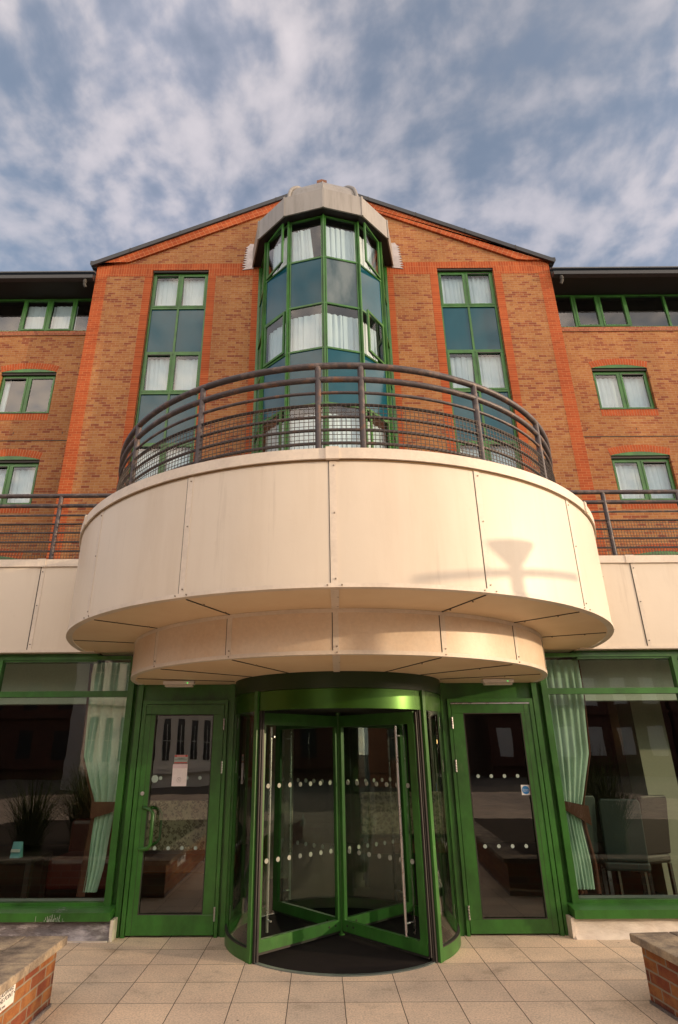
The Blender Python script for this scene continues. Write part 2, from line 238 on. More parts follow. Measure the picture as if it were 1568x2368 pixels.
# ------------------------------------------------------------------ mesh helpers
col_=sc.collection
class MB:
    def __init__(s): s.v=[]; s.f=[]; s.sm=[]
    def add(s,vs,fs,smooth=False):
        o=len(s.v); s.v+= [tuple(p) for p in vs]; s.f+=[tuple(i+o for i in f) for f in fs]; s.sm+=[smooth]*len(fs); return s
    def box(s,x0,x1,y0,y1,z0,z1):
        v=[(x,y,z) for x in (x0,x1) for y in (y0,y1) for z in (z0,z1)]
        return s.add(v,[(0,1,3,2),(4,6,7,5),(0,4,5,1),(2,3,7,6),(0,2,6,4),(1,5,7,3)])
    def quad(s,*p): return s.add(p,[tuple(range(len(p)))])
    def prism(s,poly,axis,a,b):
        """poly: 2D list; axis y: (x,z) extruded in y; x: (y,z); z: (x,y)"""
        f={'y':lambda p,t:(p[0],t,p[1]),'x':lambda p,t:(t,p[0],p[1]),'z':lambda p,t:(p[0],p[1],t)}[axis]
        n=len(poly); v=[f(p,a) for p in poly]+[f(p,b) for p in poly]
        return s.add(v,[tuple(range(n-1,-1,-1)),tuple(range(n,2*n))]+[(i,(i+1)%n,n+(i+1)%n,n+i) for i in range(n)])
    def beam(s,p,q,w,h,upv=(0,0,1)):
        p,q=Vector(p),Vector(q); d=(q-p).normalized(); u=Vector(upv); sd=d.cross(u)
        if sd.length<1e-4: sd=d.cross(Vector((0,1,0)))
        sd.normalize(); u=sd.cross(d)
        v=[e+sd*a*w/2+u*b*h/2 for e in (p,q) for a,b in ((-1,-1),(1,-1),(1,1),(-1,1))]
        return s.add(v,[(0,3,2,1),(4,5,6,7)]+[(i,(i+1)%4,4+(i+1)%4,4+i) for i in range(4)])
    def tube(s,pts,r,n=10,caps=True,closed=False):
        pts=[Vector(p) for p in pts]; m=len(pts); rings=[]; pu=None
        for i,p in enumerate(pts):
            a=pts[max(i-1,0)]; b=pts[min(i+1,m-1)]; d=(b-a).normalized()
            if pu is None:
                pu=Vector((0,0,1)) if abs(d.z)<.9 else Vector((1,0,0))
            pu=(pu-d*pu.dot(d)); pu.normalize(); sd=d.cross(pu)
            rr=r[i] if isinstance(r,(list,tuple)) else r
            rings.append([p+(pu*math.cos(2*PI*k/n)+sd*math.sin(2*PI*k/n))*rr for k in range(n)])
        v=[q for rg in rings for q in rg]; f=[(i*n+k,i*n+(k+1)%n,(i+1)*n+(k+1)%n,(i+1)*n+k) for i in range(m-1) for k in range(n)]
        s.add(v,f,True)
        if caps: s.add(rings[0],[tuple(range(n))]); s.add(rings[-1],[tuple(range(n))[::-1]])
        return s
    def rev(s,prof,c,a0=0,a1=360,n=64,smooth=True,closed_prof=False):
        """revolve (r,z) profile about vertical axis at c=(x,y); angle from -y towards +x"""
        P=prof+[prof[0]] if closed_prof else prof; full=abs(a1-a0)>=359.9; m=len(P)
        v=[]; 
        for i in range(n+1):
            a=R(a0+(a1-a0)*i/n)
            v+=[(c[0]+r*math.sin(a),c[1]-r*math.cos(a),z) for r,z in P]
        # separate strips per profile edge so creases stay sharp
        for j in range(m-1):
            vs=[]; 
            for i in range(n+1): vs+=[v[i*m+j],v[i*m+j+1]]
            s.add(vs,[(2*i,2*i+2,2*i+3,2*i+1) for i in range(n)],smooth)
        if closed_prof and not full:
            s.add(v[0:m-1],[tuple(range(m-1))]); s.add(v[n*m:n*m+m-1],[tuple(range(m-1))[::-1]])
        return s
    def disc(s,c,r,z,a0=0,a1=360,n=64,rin=0):
        return s.rev([(rin,z),(r,z)],c,a0,a1,n,False)
    def xform(s,Mx,start=0):
        for i in range(start,len(s.v)): s.v[i]=tuple(Mx@Vector(s.v[i]))
        return s
    def build(s,name,mat,parent=None,origin=None,bevel=0):
        me=bpy.data.meshes.new(name); o_=Vector(origin) if origin else (world_loc(parent) if parent else Vector((0,0,0)))
        me.from_pydata([tuple(Vector(p)-o_) for p in s.v],[],s.f); me.polygons.foreach_set('use_smooth',s.sm); me.update()
        import bmesh
        bm=bmesh.new(); bm.from_mesh(me); bmesh.ops.remove_doubles(bm,verts=bm.verts,dist=1e-5) if not any(s.sm) else None; bmesh.ops.recalc_face_normals(bm,faces=bm.faces); bm.to_mesh(me); bm.free()
        mats=mat if isinstance(mat,list) else [mat]
        for m_ in mats: me.materials.append(m_)
        ob=bpy.data.objects.new(name,me); col_.objects.link(ob)
        if parent: ob.parent=parent; ob.location=o_-world_loc(parent)
        else: ob.location=o_
        if bevel:
            b=ob.modifiers.new('bevel','BEVEL'); b.width=bevel; b.segments=2; b.limit_method='ANGLE'
        return ob
def pieces(mb,name,mat,parent=None,bevel=0):
    n=len(mb.v); par=list(range(n))
    def fd(i):
        while par[i]!=i: par[i]=par[par[i]]; i=par[i]
        return i
    for f in mb.f:
        for a in f[1:]: par[fd(a)]=fd(f[0])
    gr={}
    for f,sm in zip(mb.f,mb.sm): gr.setdefault(fd(f[0]),[]).append((f,sm))
    r=[]
    for k,fs in gr.items():
        m_=MB(); ix={}
        for f,sm in fs:
            for a in f:
                if a not in ix: ix[a]=len(m_.v); m_.v.append(mb.v[a])
            m_.f.append(tuple(ix[a] for a in f)); m_.sm.append(sm)
        r.append(m_.build(name,mat,parent,bevel=bevel))
    return r
def world_loc(o):
    p=Vector((0,0,0))
    while o: p=p+o.location; o=o.parent
    return p
def tag(o,label=None,cat=None,group=None,kind=None):
    for k,v in (('label',label),('category',cat),('group',group),('kind',kind)):
        if v: o[k]=v
    return o
def empty(name,loc,label=None,cat=None,group=None,parent=None):
    o=bpy.data.objects.new(name,None); col_.objects.link(o); o.empty_display_size=.2
    if parent: o.parent=parent; o.location=Vector(loc)-world_loc(parent)
    else: o.location=loc
    tag(o,label,cat,group); return o
def copy_tree(o,parent=None):
    c=o.copy(); col_.objects.link(c)
    if parent: c.parent=parent
    for ch in o.children: copy_tree(ch,c)
    return c
def drape(mb,prof,y,folds,amp,seed=0,nz=14,per=9,dz=0):
    """hanging cloth; prof rows (z, x0, x1), folds gather towards narrow rows"""
    rnd=random.Random(seed); nx=folds*per; ph=[rnd.uniform(-.35,.35) for _ in range(folds+2)]; am=[rnd.uniform(.55,1.25) for _ in range(folds+2)]
    prof=sorted(prof,key=lambda p:-p[0]); ztop,zbot=prof[0][0],prof[-1][0]
    def at(z):
        for (z1,a1,b1),(z0,a0,b0) in zip(prof,prof[1:]):
            if z<=z1+1e-6 and z>=z0-1e-6:
                k=(z1-z)/max(z1-z0,1e-6); return a1+(a0-a1)*k,b1+(b0-b1)*k
        return prof[-1][1:]
    v=[]
    for j in range(nz+1):
        z=ztop+(zbot-ztop)*j/nz; a,b=at(z)
        for i in range(nx+1):
            u=i/nx; q=u*folds; k=int(min(q,folds-1)); fr=q-k
            yy=math.sin(2*PI*(q+ph[k]*(1-abs(2*fr-1))))*amp*am[k]*(.8+.3*math.sin(j*.7+k))
            xx=a+(b-a)*u+ .25*(b-a)/folds*math.sin(2*PI*q+1.3)*.5
            v.append((xx,y+yy,z+dz*math.sin(q*5)*.004*(j==nz)))
    mb.add(v,[(j*(nx+1)+i,j*(nx+1)+i+1,(j+1)*(nx+1)+i+1,(j+1)*(nx+1)+i) for j in range(nz) for i in range(nx)],True)
    return mb

# ------------------------------------------------------------------ ground
g=MB().quad((-200,-200,-.01),(200,-200,-.01),(200,200,-.01),(-200,200,-.01)).build('ground',m_ground); tag(g,'grey ground around the hotel and street','ground',kind='structure')
g=MB().quad((-12,-13,0),(12,-13,0),(12,6.75,0),(-12,6.75,0)).build('pavement',m_pave); tag(g,'square buff concrete paving slabs in front of the entrance','pavement',kind='structure')

# ------------------------------------------------------------------ hotel
YW=13.4; YG=14.0
hotel=empty('hotel_building',(0,6.7,0),'red and buff brick hotel with green windows and a round cream entrance canopy','building')
P=hotel
HALF=6.74
def wall_cells(mb,xs,zs,holes,y0,y1):
    """grid of boxes, skipping cells whose centre is in a hole; merged per column runs"""
    for i in range(len(xs)-1):
        run=None
        for j in range(len(zs)-1):
            cx,cz=(xs[i]+xs[i+1])/2,(zs[j]+zs[j+1])/2
            hole=any(a<cx<b and c<cz<d for a,b,c,d in holes)
            if not hole and run is None: run=zs[j]
            if (hole or j==len(zs)-2) and run is not None:
                mb.box(xs[i],xs[i+1],y0,y1,run,zs[j] if hole else zs[j+1]); run=None
TW=(3.40,5.06)      # tall window |x| range
mb=MB(); h=[(-TW[1],-TW[0],3.5,14.93),(TW[0],TW[1],3.5,14.93),(-1.80,1.80,3.5,15.0)]
wall_cells(mb,[-HALF,-TW[1],-TW[0],-1.80,1.80,TW[0],TW[1],HALF],[3.4,3.5,14.93,15.0,15.05],h,YW,YW+.3)
mb.prism([(-HALF,15.05),(HALF,15.05),(0,18.25)],'y',YW,YW+.3)
mb.build('gable_wall',m_buff,P)
# return walls of the gable block
pieces(MB().box(-HALF,-HALF+.3,YW+.3,YG,3.4,15.24).box(HALF-.3,HALF,YW+.3,YG,3.4,15.24),'return_wall',brick('return_brick',BUFF,MORT,axis='yz'),P)
# red quoins and jamb bands, 4 mm proud
mb=MB()
for s in (-1,1):
    a,b=sorted((s*HALF*1.0006,s*(HALF-.34))); mb.box(a,b,YW-.004,YW+.02,3.4,14.70)
pieces(mb,'quoin',m_red,P)
mb=MB()
for s in (-1,1):
    for a,b in ((TW[0]-.225,TW[0]),(TW[1],TW[1]+.225),(1.80,2.08)):
        a,b=sorted((s*a,s*b)); mb.box(a,b,YW-.004,YW+.02,3.4,14.70)
pieces(mb,'jamb_band',m_redstack,P)
mb=MB()
for a,b in ((-HALF*1.0006,-TW[1]),(-TW[0],-1.80),(1.80,TW[0]),(TW[1],HALF*1.0006)): mb.box(a,b,YW-.005,YW+.02,14.70,14.93)
mb.box(-HALF*1.0006,-1.8,YW-.005,YW+.02,14.93,15.17).box(1.8,HALF*1.0006,YW-.005,YW+.02,14.93,15.17)
pieces(mb,'soldier_band',m_soldier,P)
# corbelled brick verge, one mesh per slope with bricks laid along the slope
SL=.475; ANG=math.atan(SL)
for s in (-1,1):
    mt=brick('verge_brick_%d'%(s+1),REDP,(.50,.24,.12),bw=.15,rh=.135,offset=0,rot=s*ANG,inner=.12,ms=.005)
    pts=[(s*(HALF+.02),15.17),(s*6.10,15.17),(s*5.80,17.96-SL*5.80),(0,17.96),(0,18.28),(s*(HALF+.02),18.28-SL*(HALF+.02))]
    MB().prism(pts,'y',YW-.07,YW+.05).build('verge_brickwork',mt,P)
    a=[(s*(HALF+.14),18.28-SL*(HALF+.14)),(0,18.28),(0,18.43),(s*(HALF+.14),18.43-SL*(HALF+.14))]
    MB().prism(a,'y',YW-.13,YW+.10).build('verge_capping',m_gutter,P)
    # roof slope behind
    MB().prism([(s*(HALF+.10),18.28-SL*(HALF+.1)),(0,18.28),(0,18.38),(s*(HALF+.10),18.38-SL*(HALF+.1))],'y',YW+.10,YW+14).build('roof_slope',m_slate,P)
    # eaves gutter end at the gable foot
    x0=s*(HALF+.03)
    MB().prism([(x0,15.0),(x0+s*.06,15.0),(x0+s*.20,15.16),(x0+s*.20,15.28),(x0,15.28)],'y',YW-.04,YW+14).build('eaves_gutter',m_gutter,P)
    for k in range(1,5):
        zc=18.43-SL*(k*1.45); 
        MB().box(s*k*1.45-.012,s*k*1.45+.012,YW-.138,YW-.131,zc-.13,zc+.01).build('capping_joint',m_seal,P)
MB().prism([(-.16,18.3),(.16,18.3),(.16,18.52),(0,18.58),(-.16,18.52)],'y',YW-.10,YW+1.2).build('ridge_block',plain('ridge_terracotta',(.16,.07,.04),.8),P)
# interior partition behind the bedroom windows, floors
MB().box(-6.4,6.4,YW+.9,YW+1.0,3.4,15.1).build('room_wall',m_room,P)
mb=MB()
for z in (6.35,9.2,12.1,15.0): mb.box(-6.4,6.4,YW+.32,YW+.88,z-.1,z)
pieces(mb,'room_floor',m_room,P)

TR=[13.59,12.01,10.68,9.10,7.78,6.20,4.88,3.50]
def open_rect_frame(mb,x0,x1,z0,z1,y0,y1,w):
    mb.box(x0,x1,y0,y1,z1-w,z1); mb.box(x0,x1,y0,y1,z0,z0+w); mb.box(x0,x0+w,y0,y1,z0+w,z1-w); mb.box(x1-w,x1,y0,y1,z0+w,z1-w)
def tall_window(x0,x1,seed):
    e=empty('tall_window',((x0+x1)/2,YW+.08,3.5),parent=P)
    xc=(x0+x1)/2; yf=YW+.10
    fr=MB(); open_rect_frame(fr,x0+.01,x1-.01,3.5,14.87,yf,yf+.07,.055)
    fr.box(xc-.03,xc+.03,yf+.001,yf+.069,3.555,14.815)
    for z in TR[:-1]: fr.box(x0+.06,x1-.06,yf-.004,yf+.065,z-.035,z+.035)
    zs=[14.87]+TR
    for i in range(0,len(zs)-1,2):
        for a,b in ((x0+.065,xc-.03),(xc+.03,x1-.065)):
            open_rect_frame(fr,a,b,zs[i+1]+.035,zs[i]-(.055 if i==0 else .035),yf-.014,yf+.03,.05)
    fr.build('frame',m_green,e)
    gl=MB(); sp=MB(); cu=MB()
    for i in range(len(zs)-1):
        for a,b in ((x0+.06,xc-.03),(xc+.03,x1-.06)):
            if i%2==0:
                gl.quad((a,yf+.02,zs[i+1]),(b,yf+.02,zs[i+1]),(b,yf+.02,zs[i]),(a,yf+.02,zs[i]))
                rr_=random.Random(seed*3+i*7+int(a*10)); g0,g1=rr_.choice([0,.01,.05]),rr_.choice([0,.02,.09]); drape(cu,[(zs[i]-rr_.uniform(.07,.13),a+.01,b-.01-g1*.3),(zs[i+1]-.1,a+g0,b-g1)],yf+.16,rr_.choice([4,5,6]),rr_.uniform(.014,.024),seed+i*3+int(a*7),6,8)
            else: sp.quad((a,yf+.03,zs[i+1]),(b,yf+.03,zs[i+1]),(b,yf+.03,zs[i]),(a,yf+.03,zs[i]))
    pieces(gl,'glazing',m_glassup,e); pieces(sp,'spandrel_panel',m_span,e); pieces(cu,'net_curtain',m_voile,e)
    v=MB()
    for i in (0,2,4):
        a,b=((x0+.07,xc-.04) if x0<0 else (xc+.04,x1-.07)); v.box(a+.04,b-.04,yf-.028,yf-.012,zs[i]-.10,zs[i]-.075 )
    pieces(v,'trickle_vent',m_seal,e)
    MB().box(x0+.002,x1-.002,YW+.02,YW+.25,14.872,14.93).build('head_flashing',m_seal,e)
    return e
tall_window(-TW[1],-TW[0],1); tall_window(TW[0],TW[1],50)

# ------------------------------------------------------------------ faceted bay window
RB=1.85
def bv(k,r,z): a=R(30*k); return Vector((r*math.sin(a),YW-r*math.cos(a),z))
bay=empty('bay_window',(0,YW-RB,3.5),parent=P)
ZT=14.98; BT=[13.53,12.02,10.66,9.09,7.78,6.20,4.88,3.5]
fr=MB()
for k in range(-3,4):
    p=bv(k,RB,3.45); q=bv(k,RB,ZT); rad=(p-Vector((0,YW,3.45))).normalized()
    fr.beam(p,q,.055,.085,rad); fr.beam(p+rad*.045,q+rad*.045,.026,.022,rad)
fac=[]
for k in range(-3,3):
    A=bv(k,RB-.02,0); B=bv(k+1,RB-.02,0); d=(B-A).normalized(); nrm=Vector((d.y,-d.x,0)); 
    if nrm.dot((A+B)/2-Vector((0,YW,0)))<0: nrm=-nrm
    fac.append((k,A,B,d,nrm)); L=(B-A).length
    def pt(u,z,o=0): return A+d*u+nrm*o+Vector((0,0,z))
    for z in BT[:-1]: fr.beam(pt(.02,z),pt(L-.02,z),.055,.05)
    fr.beam(pt(.02,ZT-.02),pt(L-.02,ZT-.02),.05,.05)
    for u in (.05,L-.05): fr.beam(pt(u,3.5),pt(u,ZT),.03,.045,nrm)
fr.build('frame',m_green,bay)
gl=MB(); sp=MB(); sp2=MB(); cu=MB(); 
zs=[ZT]+BT
rnd=random.Random(3)
for k,A,B,d,nrm in fac:
    L=(B-A).length
    for i in range(len(zs)-1):
        Z1,Z0=zs[i],zs[i+1]
        q=[A+d*.04+Vector((0,0,Z0)),A+d*(L-.04)+Vector((0,0,Z0)),A+d*(L-.04)+Vector((0,0,Z1)),A+d*.04+Vector((0,0,Z1))]
        opening=(k in(-2,1)) and i%2==0
        if i%2==0:
            if not opening: gl.quad(*q)
            # curtains
            if k in(-2,-1,0,1):
                st=len(cu.v); gaps={(-1,0):(.0,.70),(1,2):(.0,.82),(-2,0):(.1,1)}.get((k,i),(0,1)); tb=MB()
                u0=.03+gaps[0]*(L-.06); u1=.03+gaps[1]*(L-.06)
                if (k,i)==(-1,0): pr=[(Z1-.22,u0,u1-.12),(Z0-.1,u0,u1)]
                elif (k,i)==(0,0): pr=[(Z1-.22,u0,u1),(Z0-.1,u0+.02,u1)]
                else: pr=[(Z1-.20,u0,u1),(Z0-.1,u0,u1)]
                drape(tb,pr,0,int(4+3*(u1-u0)),.024,k*5+i+20,7,8)
                Mx=Matrix(((d.x,-nrm.x,0,A.x-nrm.x*.13),(d.y,-nrm.y,0,A.y-nrm.y*.13),(0,0,1,0),(0,0,0,1)))
                tb.xform(Mx); cu.add(tb.v,tb.f,True)
        else:
            (sp2 if (k==0 and i==1) else sp).quad(*[p+nrm*.004 for p in q])
pieces(gl,'glazing',m_glassup,bay); pieces(sp,'spandrel_panel',m_span,bay); pieces(sp2,'streaked_spandrel_panel',m_span2,bay); pieces(cu,'net_curtain',m_voile,bay)
# outward opening sashes, hinged on their outer edge
for k,A,B,d,nrm in fac:
    if k not in(-2,1): continue
    L=(B-A).length
    for i in (0,2,4):
        Z1,Z0=zs[i]-.05,zs[i+1]+.03
        ang={(-2,0):9,(-2,2):1.5,(1,0):11,(1,2):9}.get((k,i),5)
        hinge=(A+d*.07) if k==-2 else (B-d*.07); dd=d if k==-2 else -d; Lw=L-.14
        a=R(ang)*(-1 if k==-2 else 1); rot=Matrix.Rotation(a,3,'Z'); dr=rot@dd
        if (dr-dd).dot(nrm)<0: dr=Matrix.Rotation(-a,3,'Z')@dd
        nn=Vector((dr.y,-dr.x,0)); nn=nn if nn.dot(nrm)>0 else -nn
        base=hinge+nrm*.03
        f2=MB(); z0v,z1v=Vector((0,0,Z0)),Vector((0,0,Z1))
        f2.beam(base+z0v+Vector((0,0,.03)),base+dr*Lw+z0v+Vector((0,0,.03)),.045,.06); f2.beam(base+z1v-Vector((0,0,.03)),base+dr*Lw+z1v-Vector((0,0,.03)),.045,.06)
        for u in (.03,Lw-.03): f2.beam(base+dr*u+z0v+Vector((0,0,.06)),base+dr*u+z1v-Vector((0,0,.06)),.06,.045,nn)
        sash=f2.build('open_sash',m_green,bay)
        MB().quad(base+dr*.05+z0v,base+dr*(Lw-.05)+z0v,base+dr*(Lw-.05)+z1v,base+dr*.05+z1v).build('sash_glass',m_glassup,bay)
        MB().beam(base+dr*Lw*.6+z0v-nn*.05,base+dr*Lw*.95+z0v+Vector((0,0,-.01)),.015,.015).build('window_stay',m_seal,bay)
# bay canopy
RC=2.12
can=empty('bay_canopy',(0,YW-RC,14.98),parent=P)
mb=MB()
for k in range(-3,3):
    for z0,z1,ra,rb in ((14.98,15.66,RC,RC),):
        mb.quad(bv(k,ra,z0),bv(k+1,ra,z0),bv(k+1,rb,z1),bv(k,rb,z1))
        mb.quad(bv(k,ra-.04,z0),bv(k+1,ra-.04,z0),bv(k+1,ra,z0),bv(k,ra,z0))
        mb.quad(bv(k,ra-.04,z0),bv(k+1,ra-.04,z0),bv(k+1,ra-.04,z0+.1),bv(k,ra-.04,z0+.1))
mb.build('fascia',m_zinc,can)
mb=MB()
for k in range(-3,4):
    o=(bv(k,1,0)-Vector((0,YW,0)))
    mb.beam(bv(k,RC+.005,14.975),bv(k,RC+.005,15.675),.05,.02,o)
pieces(mb,'cover_strip',m_zinc,can)
pts=[bv(k,RC-.03,15.03) for k in range(-3,4)]
MB().quad(*pts).build('soffit',m_black,can)
mb=MB()
for k in range(-3,3):   # lower roof then domed upper roof
    mb.quad(bv(k,RC,15.66),bv(k+1,RC,15.66),bv(k+1,1.85,15.70),bv(k,1.85,15.70)); mb.quad(bv(k,1.85,15.70),bv(k+1,1.85,15.70),bv(k+1,.2,15.75),bv(k,.2,15.75))
mb.build('lower_roof',m_zinc,can)
prof=[(1.88,15.70),(1.86,15.98),(1.80,16.20),(1.72,16.38),(1.62,16.53),(1.50,16.68),(1.40,16.79),(1.22,16.93),(.9,17.05),(.5,17.10),(0,17.12)]
mb=MB(); 
for k in (-1,0):
    for (r0,z0),(r1,z1) in zip(prof,prof[1:]):
        v=[bv(k,r0,z0),bv(k+1,r0,z0),bv(k+1,r1,z1),bv(k,r1,z1)]; mb.add(v,[(0,1,2,3)],True)
for k in (-1,1):   # closed ends
    mb.quad(*([bv(k,r,z) for r,z in prof]+[Vector((0,YW,15.70))]))
mb.build('domed_roof',m_zinc,can)
mb=MB()
for k in (-1,1): mb.tube([bv(k,r+.03,z) for r,z in prof],.05,8)
mb.tube([bv(0,r+.005,z) for r,z in prof],.022,6)
pieces(mb,'roof_rim',m_zinc,can)
for s in (-1,1):
    pts=[(s*2.06,14.95),(s*2.40,14.90),(s*2.30,15.0)]
    for i in range(9):
        z=15.0+i*.095; pts+=[(s*(2.42-.012*i),z+.015),(s*(2.28-.004*i),z+.065)]
    pts+=[(s*2.20,15.92),(s*2.06,15.9)]
    MB().prism(pts,'y',YW-.03,YW-.006).build('stepped_flashing',plain('flashing_lead_%d'%(s+1),(.42,.38,.38),.5,.3,.2,6),can)

# ------------------------------------------------------------------ side wings
for s in (-1,1):
    cols=[(7.68,9.27),(11.4,13.0)]
    rows=[(10.38,11.75),(7.60,8.93),(4.78,6.11)]
    holes=[]
    for a,b in cols:
        for c,d in rows:
            aa,bb=sorted((s*a,s*b)); holes.append((aa,bb,c,d))
    xs=sorted([s*HALF*.999,s*7.68,s*9.27,s*11.4,s*13.0,s*16])
    mb=MB(); wall_cells(mb,xs,[3.4,4.78,6.11,7.60,8.93,10.38,11.75,13.04],holes,YG,YG+.3); mb.build('wing_wall',m_buff,P)
    a,b=sorted((s*HALF*.999,s*16))
    MB().box(a,b,YG-.03,YG+.3,13.04,13.19).build('brick_sill_course',brick('sill_course_%d'%(s+1),[(0,(.33,.12,.06)),(1,(.24,.07,.045))],MORT,bw=.11,offset=.5,inner=.2),P)
    MB().box(a,b,YG-.012,YG,9.50,9.52).build('movement_joint',m_seal,P)
    wv_=MB()
    for q in range(6):
        for zz_ in (9.72,): wv_.box(s*(7.2+q*1.35)-.008,s*(7.2+q*1.35)+.008,YG-.004,YG+.01,zz_,zz_+.065)
    pieces(wv_,'weep_vent',m_seal,P)
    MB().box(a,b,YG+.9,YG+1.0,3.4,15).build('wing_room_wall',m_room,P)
    for a_,b_ in cols:
        for ri,(c,d) in enumerate(rows):
            x0,x1=sorted((s*a_,s*b_)); xc=(x0+x1)/2
            e=empty('arched_window',(xc,YG,c),parent=P)
            fr=MB(); yf=YG+.09; open_rect_frame(fr,x0+.005,x1-.005,c,d-.07,yf,yf+.06,.05); fr.box(xc-.03,xc+.03,yf-.002,yf+.058,c+.05,d-.12)
            vent=(xc+.03,x1-.055) if s>0 else (x0+.055,xc-.03)
            for aa,bb in ((x0+.055,xc-.03),(xc+.03,x1-.055)): open_rect_frame(fr,aa,bb,c+.05,d-.12,yf-.016,yf+.02,.05)
            fr.build('frame',m_green,e)
            pieces(MB().quad((x0+.05,yf+.01,c+.05),(x1-.05,yf+.01,c+.05),(x1-.05,yf+.01,d-.12),(x0+.05,yf+.01,d-.12)),'glazing',m_glassup,e)
            pieces(MB().box(vent[0]+.05,vent[1]-.05,yf-.04,yf-.017,d-.20,d-.165),'trickle_vent',m_seal,e)
            MB().box(x0+.001,x1-.001,YG+.03,YG+.25,d-.068,d).build('head_flashing',m_seal,e)
            if not(s<0 and ri==0):
                cu=MB()
                for aa,bb in ((x0+.05,xc-.01),(xc+.01,x1-.05)): drape(cu,[(d-.2,aa,bb),(c-.05,aa,bb)],yf+.14,5,.018,int(aa*9)+ri,5,8)
                pieces(cu,'net_curtain',m_voile,e)
            else:
                pieces(MB().box(x0+.06,x0+.20,yf+.10,yf+.14,c,d-.1),'net_curtain',m_voile,e)
            # green lunette infill and brick arch
            W=(x1-x0)/2+.0; zb=d+.0; rise=.11; Rr=(W*W+rise*rise)/(2*rise); cz=zb+rise-Rr
            th0=math.asin(W/Rr); n=16
            lu=[(xc+Rr*math.sin(-th0+2*th0*i/n),cz+Rr*math.cos(-th0+2*th0*i/n)) for i in range(n+1)]
            MB().prism(lu[::-1],'y',YG-.006,YG+.05).build('lunette_infill',m_green,e)
            mo=MB(); br=MB(); nb=22; Ro=Rr+.215
            mo.prism([(xc+Rr*math.sin(t_),cz+Rr*math.cos(t_)) for t_ in [-th0+2*th0*i/n for i in range(n+1)]]+[(xc+Ro*math.sin(t_),cz+Ro*math.cos(t_)) for t_ in [th0-2*th0*i/n for i in range(n+1)]],'y',YG-.002,YG+.02)
            for i in range(nb):
                t0=-th0+2*th0*(i+.07)/nb; t1=-th0+2*th0*(i+.93)/nb
                br.prism([(xc+r_*math.sin(t_),cz+r_*math.cos(t_)) for r_,t_ in ((Rr+.004,t0),(Ro-.004,t0),(Ro-.004,t1),(Rr+.004,t1))],'y',YG-.007,YG+.01)
            br.build('brick_arch',m_archbrick,e); mo.build('arch_mortar',m_mortar,e)
            sb=MB(); smo=MB().box(x0,x1,YG-.002,YG+.02,c-.225,c-.01); nb=21
            for i in range(nb):
                w_=(x1-x0)/nb; sb.box(x0+w_*(i+.07),x0+w_*(i+.93),YG-.007,YG+.01,c-.222,c-.012)
            sb.build('brick_sill',m_archbrick,e); smo.build('sill_mortar',m_mortar,e)
            pieces(MB().box(x0-.01,x1+.01,YG-.02,YG+.10,c-.012,c),'sill_tray',m_seal,e)
    # ribbon window under the eaves
    e=empty('ribbon_window',(s*9.5,YG,13.19),parent=P)
    ms=[6.80,7.56,8.32,9.15,10.34,11.5,12.6,13.7,14.8,15.9] if s>0 else [6.80,7.50,8.275,9.05,10.2,11.3,12.4,13.5,14.6,15.9]
    fr=MB(); a,b=sorted((s*6.76,s*15.95)); fr.box(a,b,YG+.02,YG+.09,13.192,13.25).box(a,b,YG+.02,YG+.09,14.38,14.44)
    for m_ in ms: fr.box(s*m_-.035,s*m_+.035,YG+.015,YG+.085,13.25,14.38)
    for i in (1,2):
        aa,bb=sorted((s*ms[i],s*ms[i+1])); open_rect_frame(fr,aa+.035,bb-.035,13.25,14.38,YG+.0,YG+.05,.05)
    fr.build('frame',m_green,e)
    g_=MB(); sp_=MB()
    for i in range(len(ms)-1):
        aa,bb=sorted((s*ms[i],s*ms[i+1])); g_.quad((aa,YG+.05,13.22),(bb,YG+.05,13.22),(bb,YG+.05,14.4),(aa,YG+.05,14.4))
    pieces(g_,'glazing',m_glassup,e)
    cu=MB()
    if s<0:
        for i in (1,2):
            aa,bb=sorted((s*ms[i],s*ms[i+1])); drape(cu,[(14.3,aa+.02,bb-.02),(13.2,aa+.02,bb-.02)],YG+.2,5,.018,i,5,8)
        pieces(cu,'net_curtain',m_voile,e)
    # eaves
    a,b=sorted((s*HALF*1.002,s*16))
    MB().prism([(YG+.3,14.44),(YG+.3,14.56),(13.34,14.74),(13.34,14.50)],'x',a,b).build('eaves_soffit',m_black,P)
    MB().prism([(13.335,14.46),(13.22,14.50),(13.20,14.60),(13.335,14.60)],'x',a,b).build('wing_gutter',m_gutter,P)
    MB().prism([(13.25,14.75),(13.25,14.79),(20,18.0),(20,17.96)],'x',a,b).build('wing_roof',m_slate,P)
    xx=s*6.98
    MB().tube([(xx,13.27,14.47),(xx,13.27,14.30),(xx-s*.03,13.31,14.22)],.045,10).tube([(xx,13.27,14.42),(xx,13.27,14.34)],.056,10).build('downpipe',m_seal,P)

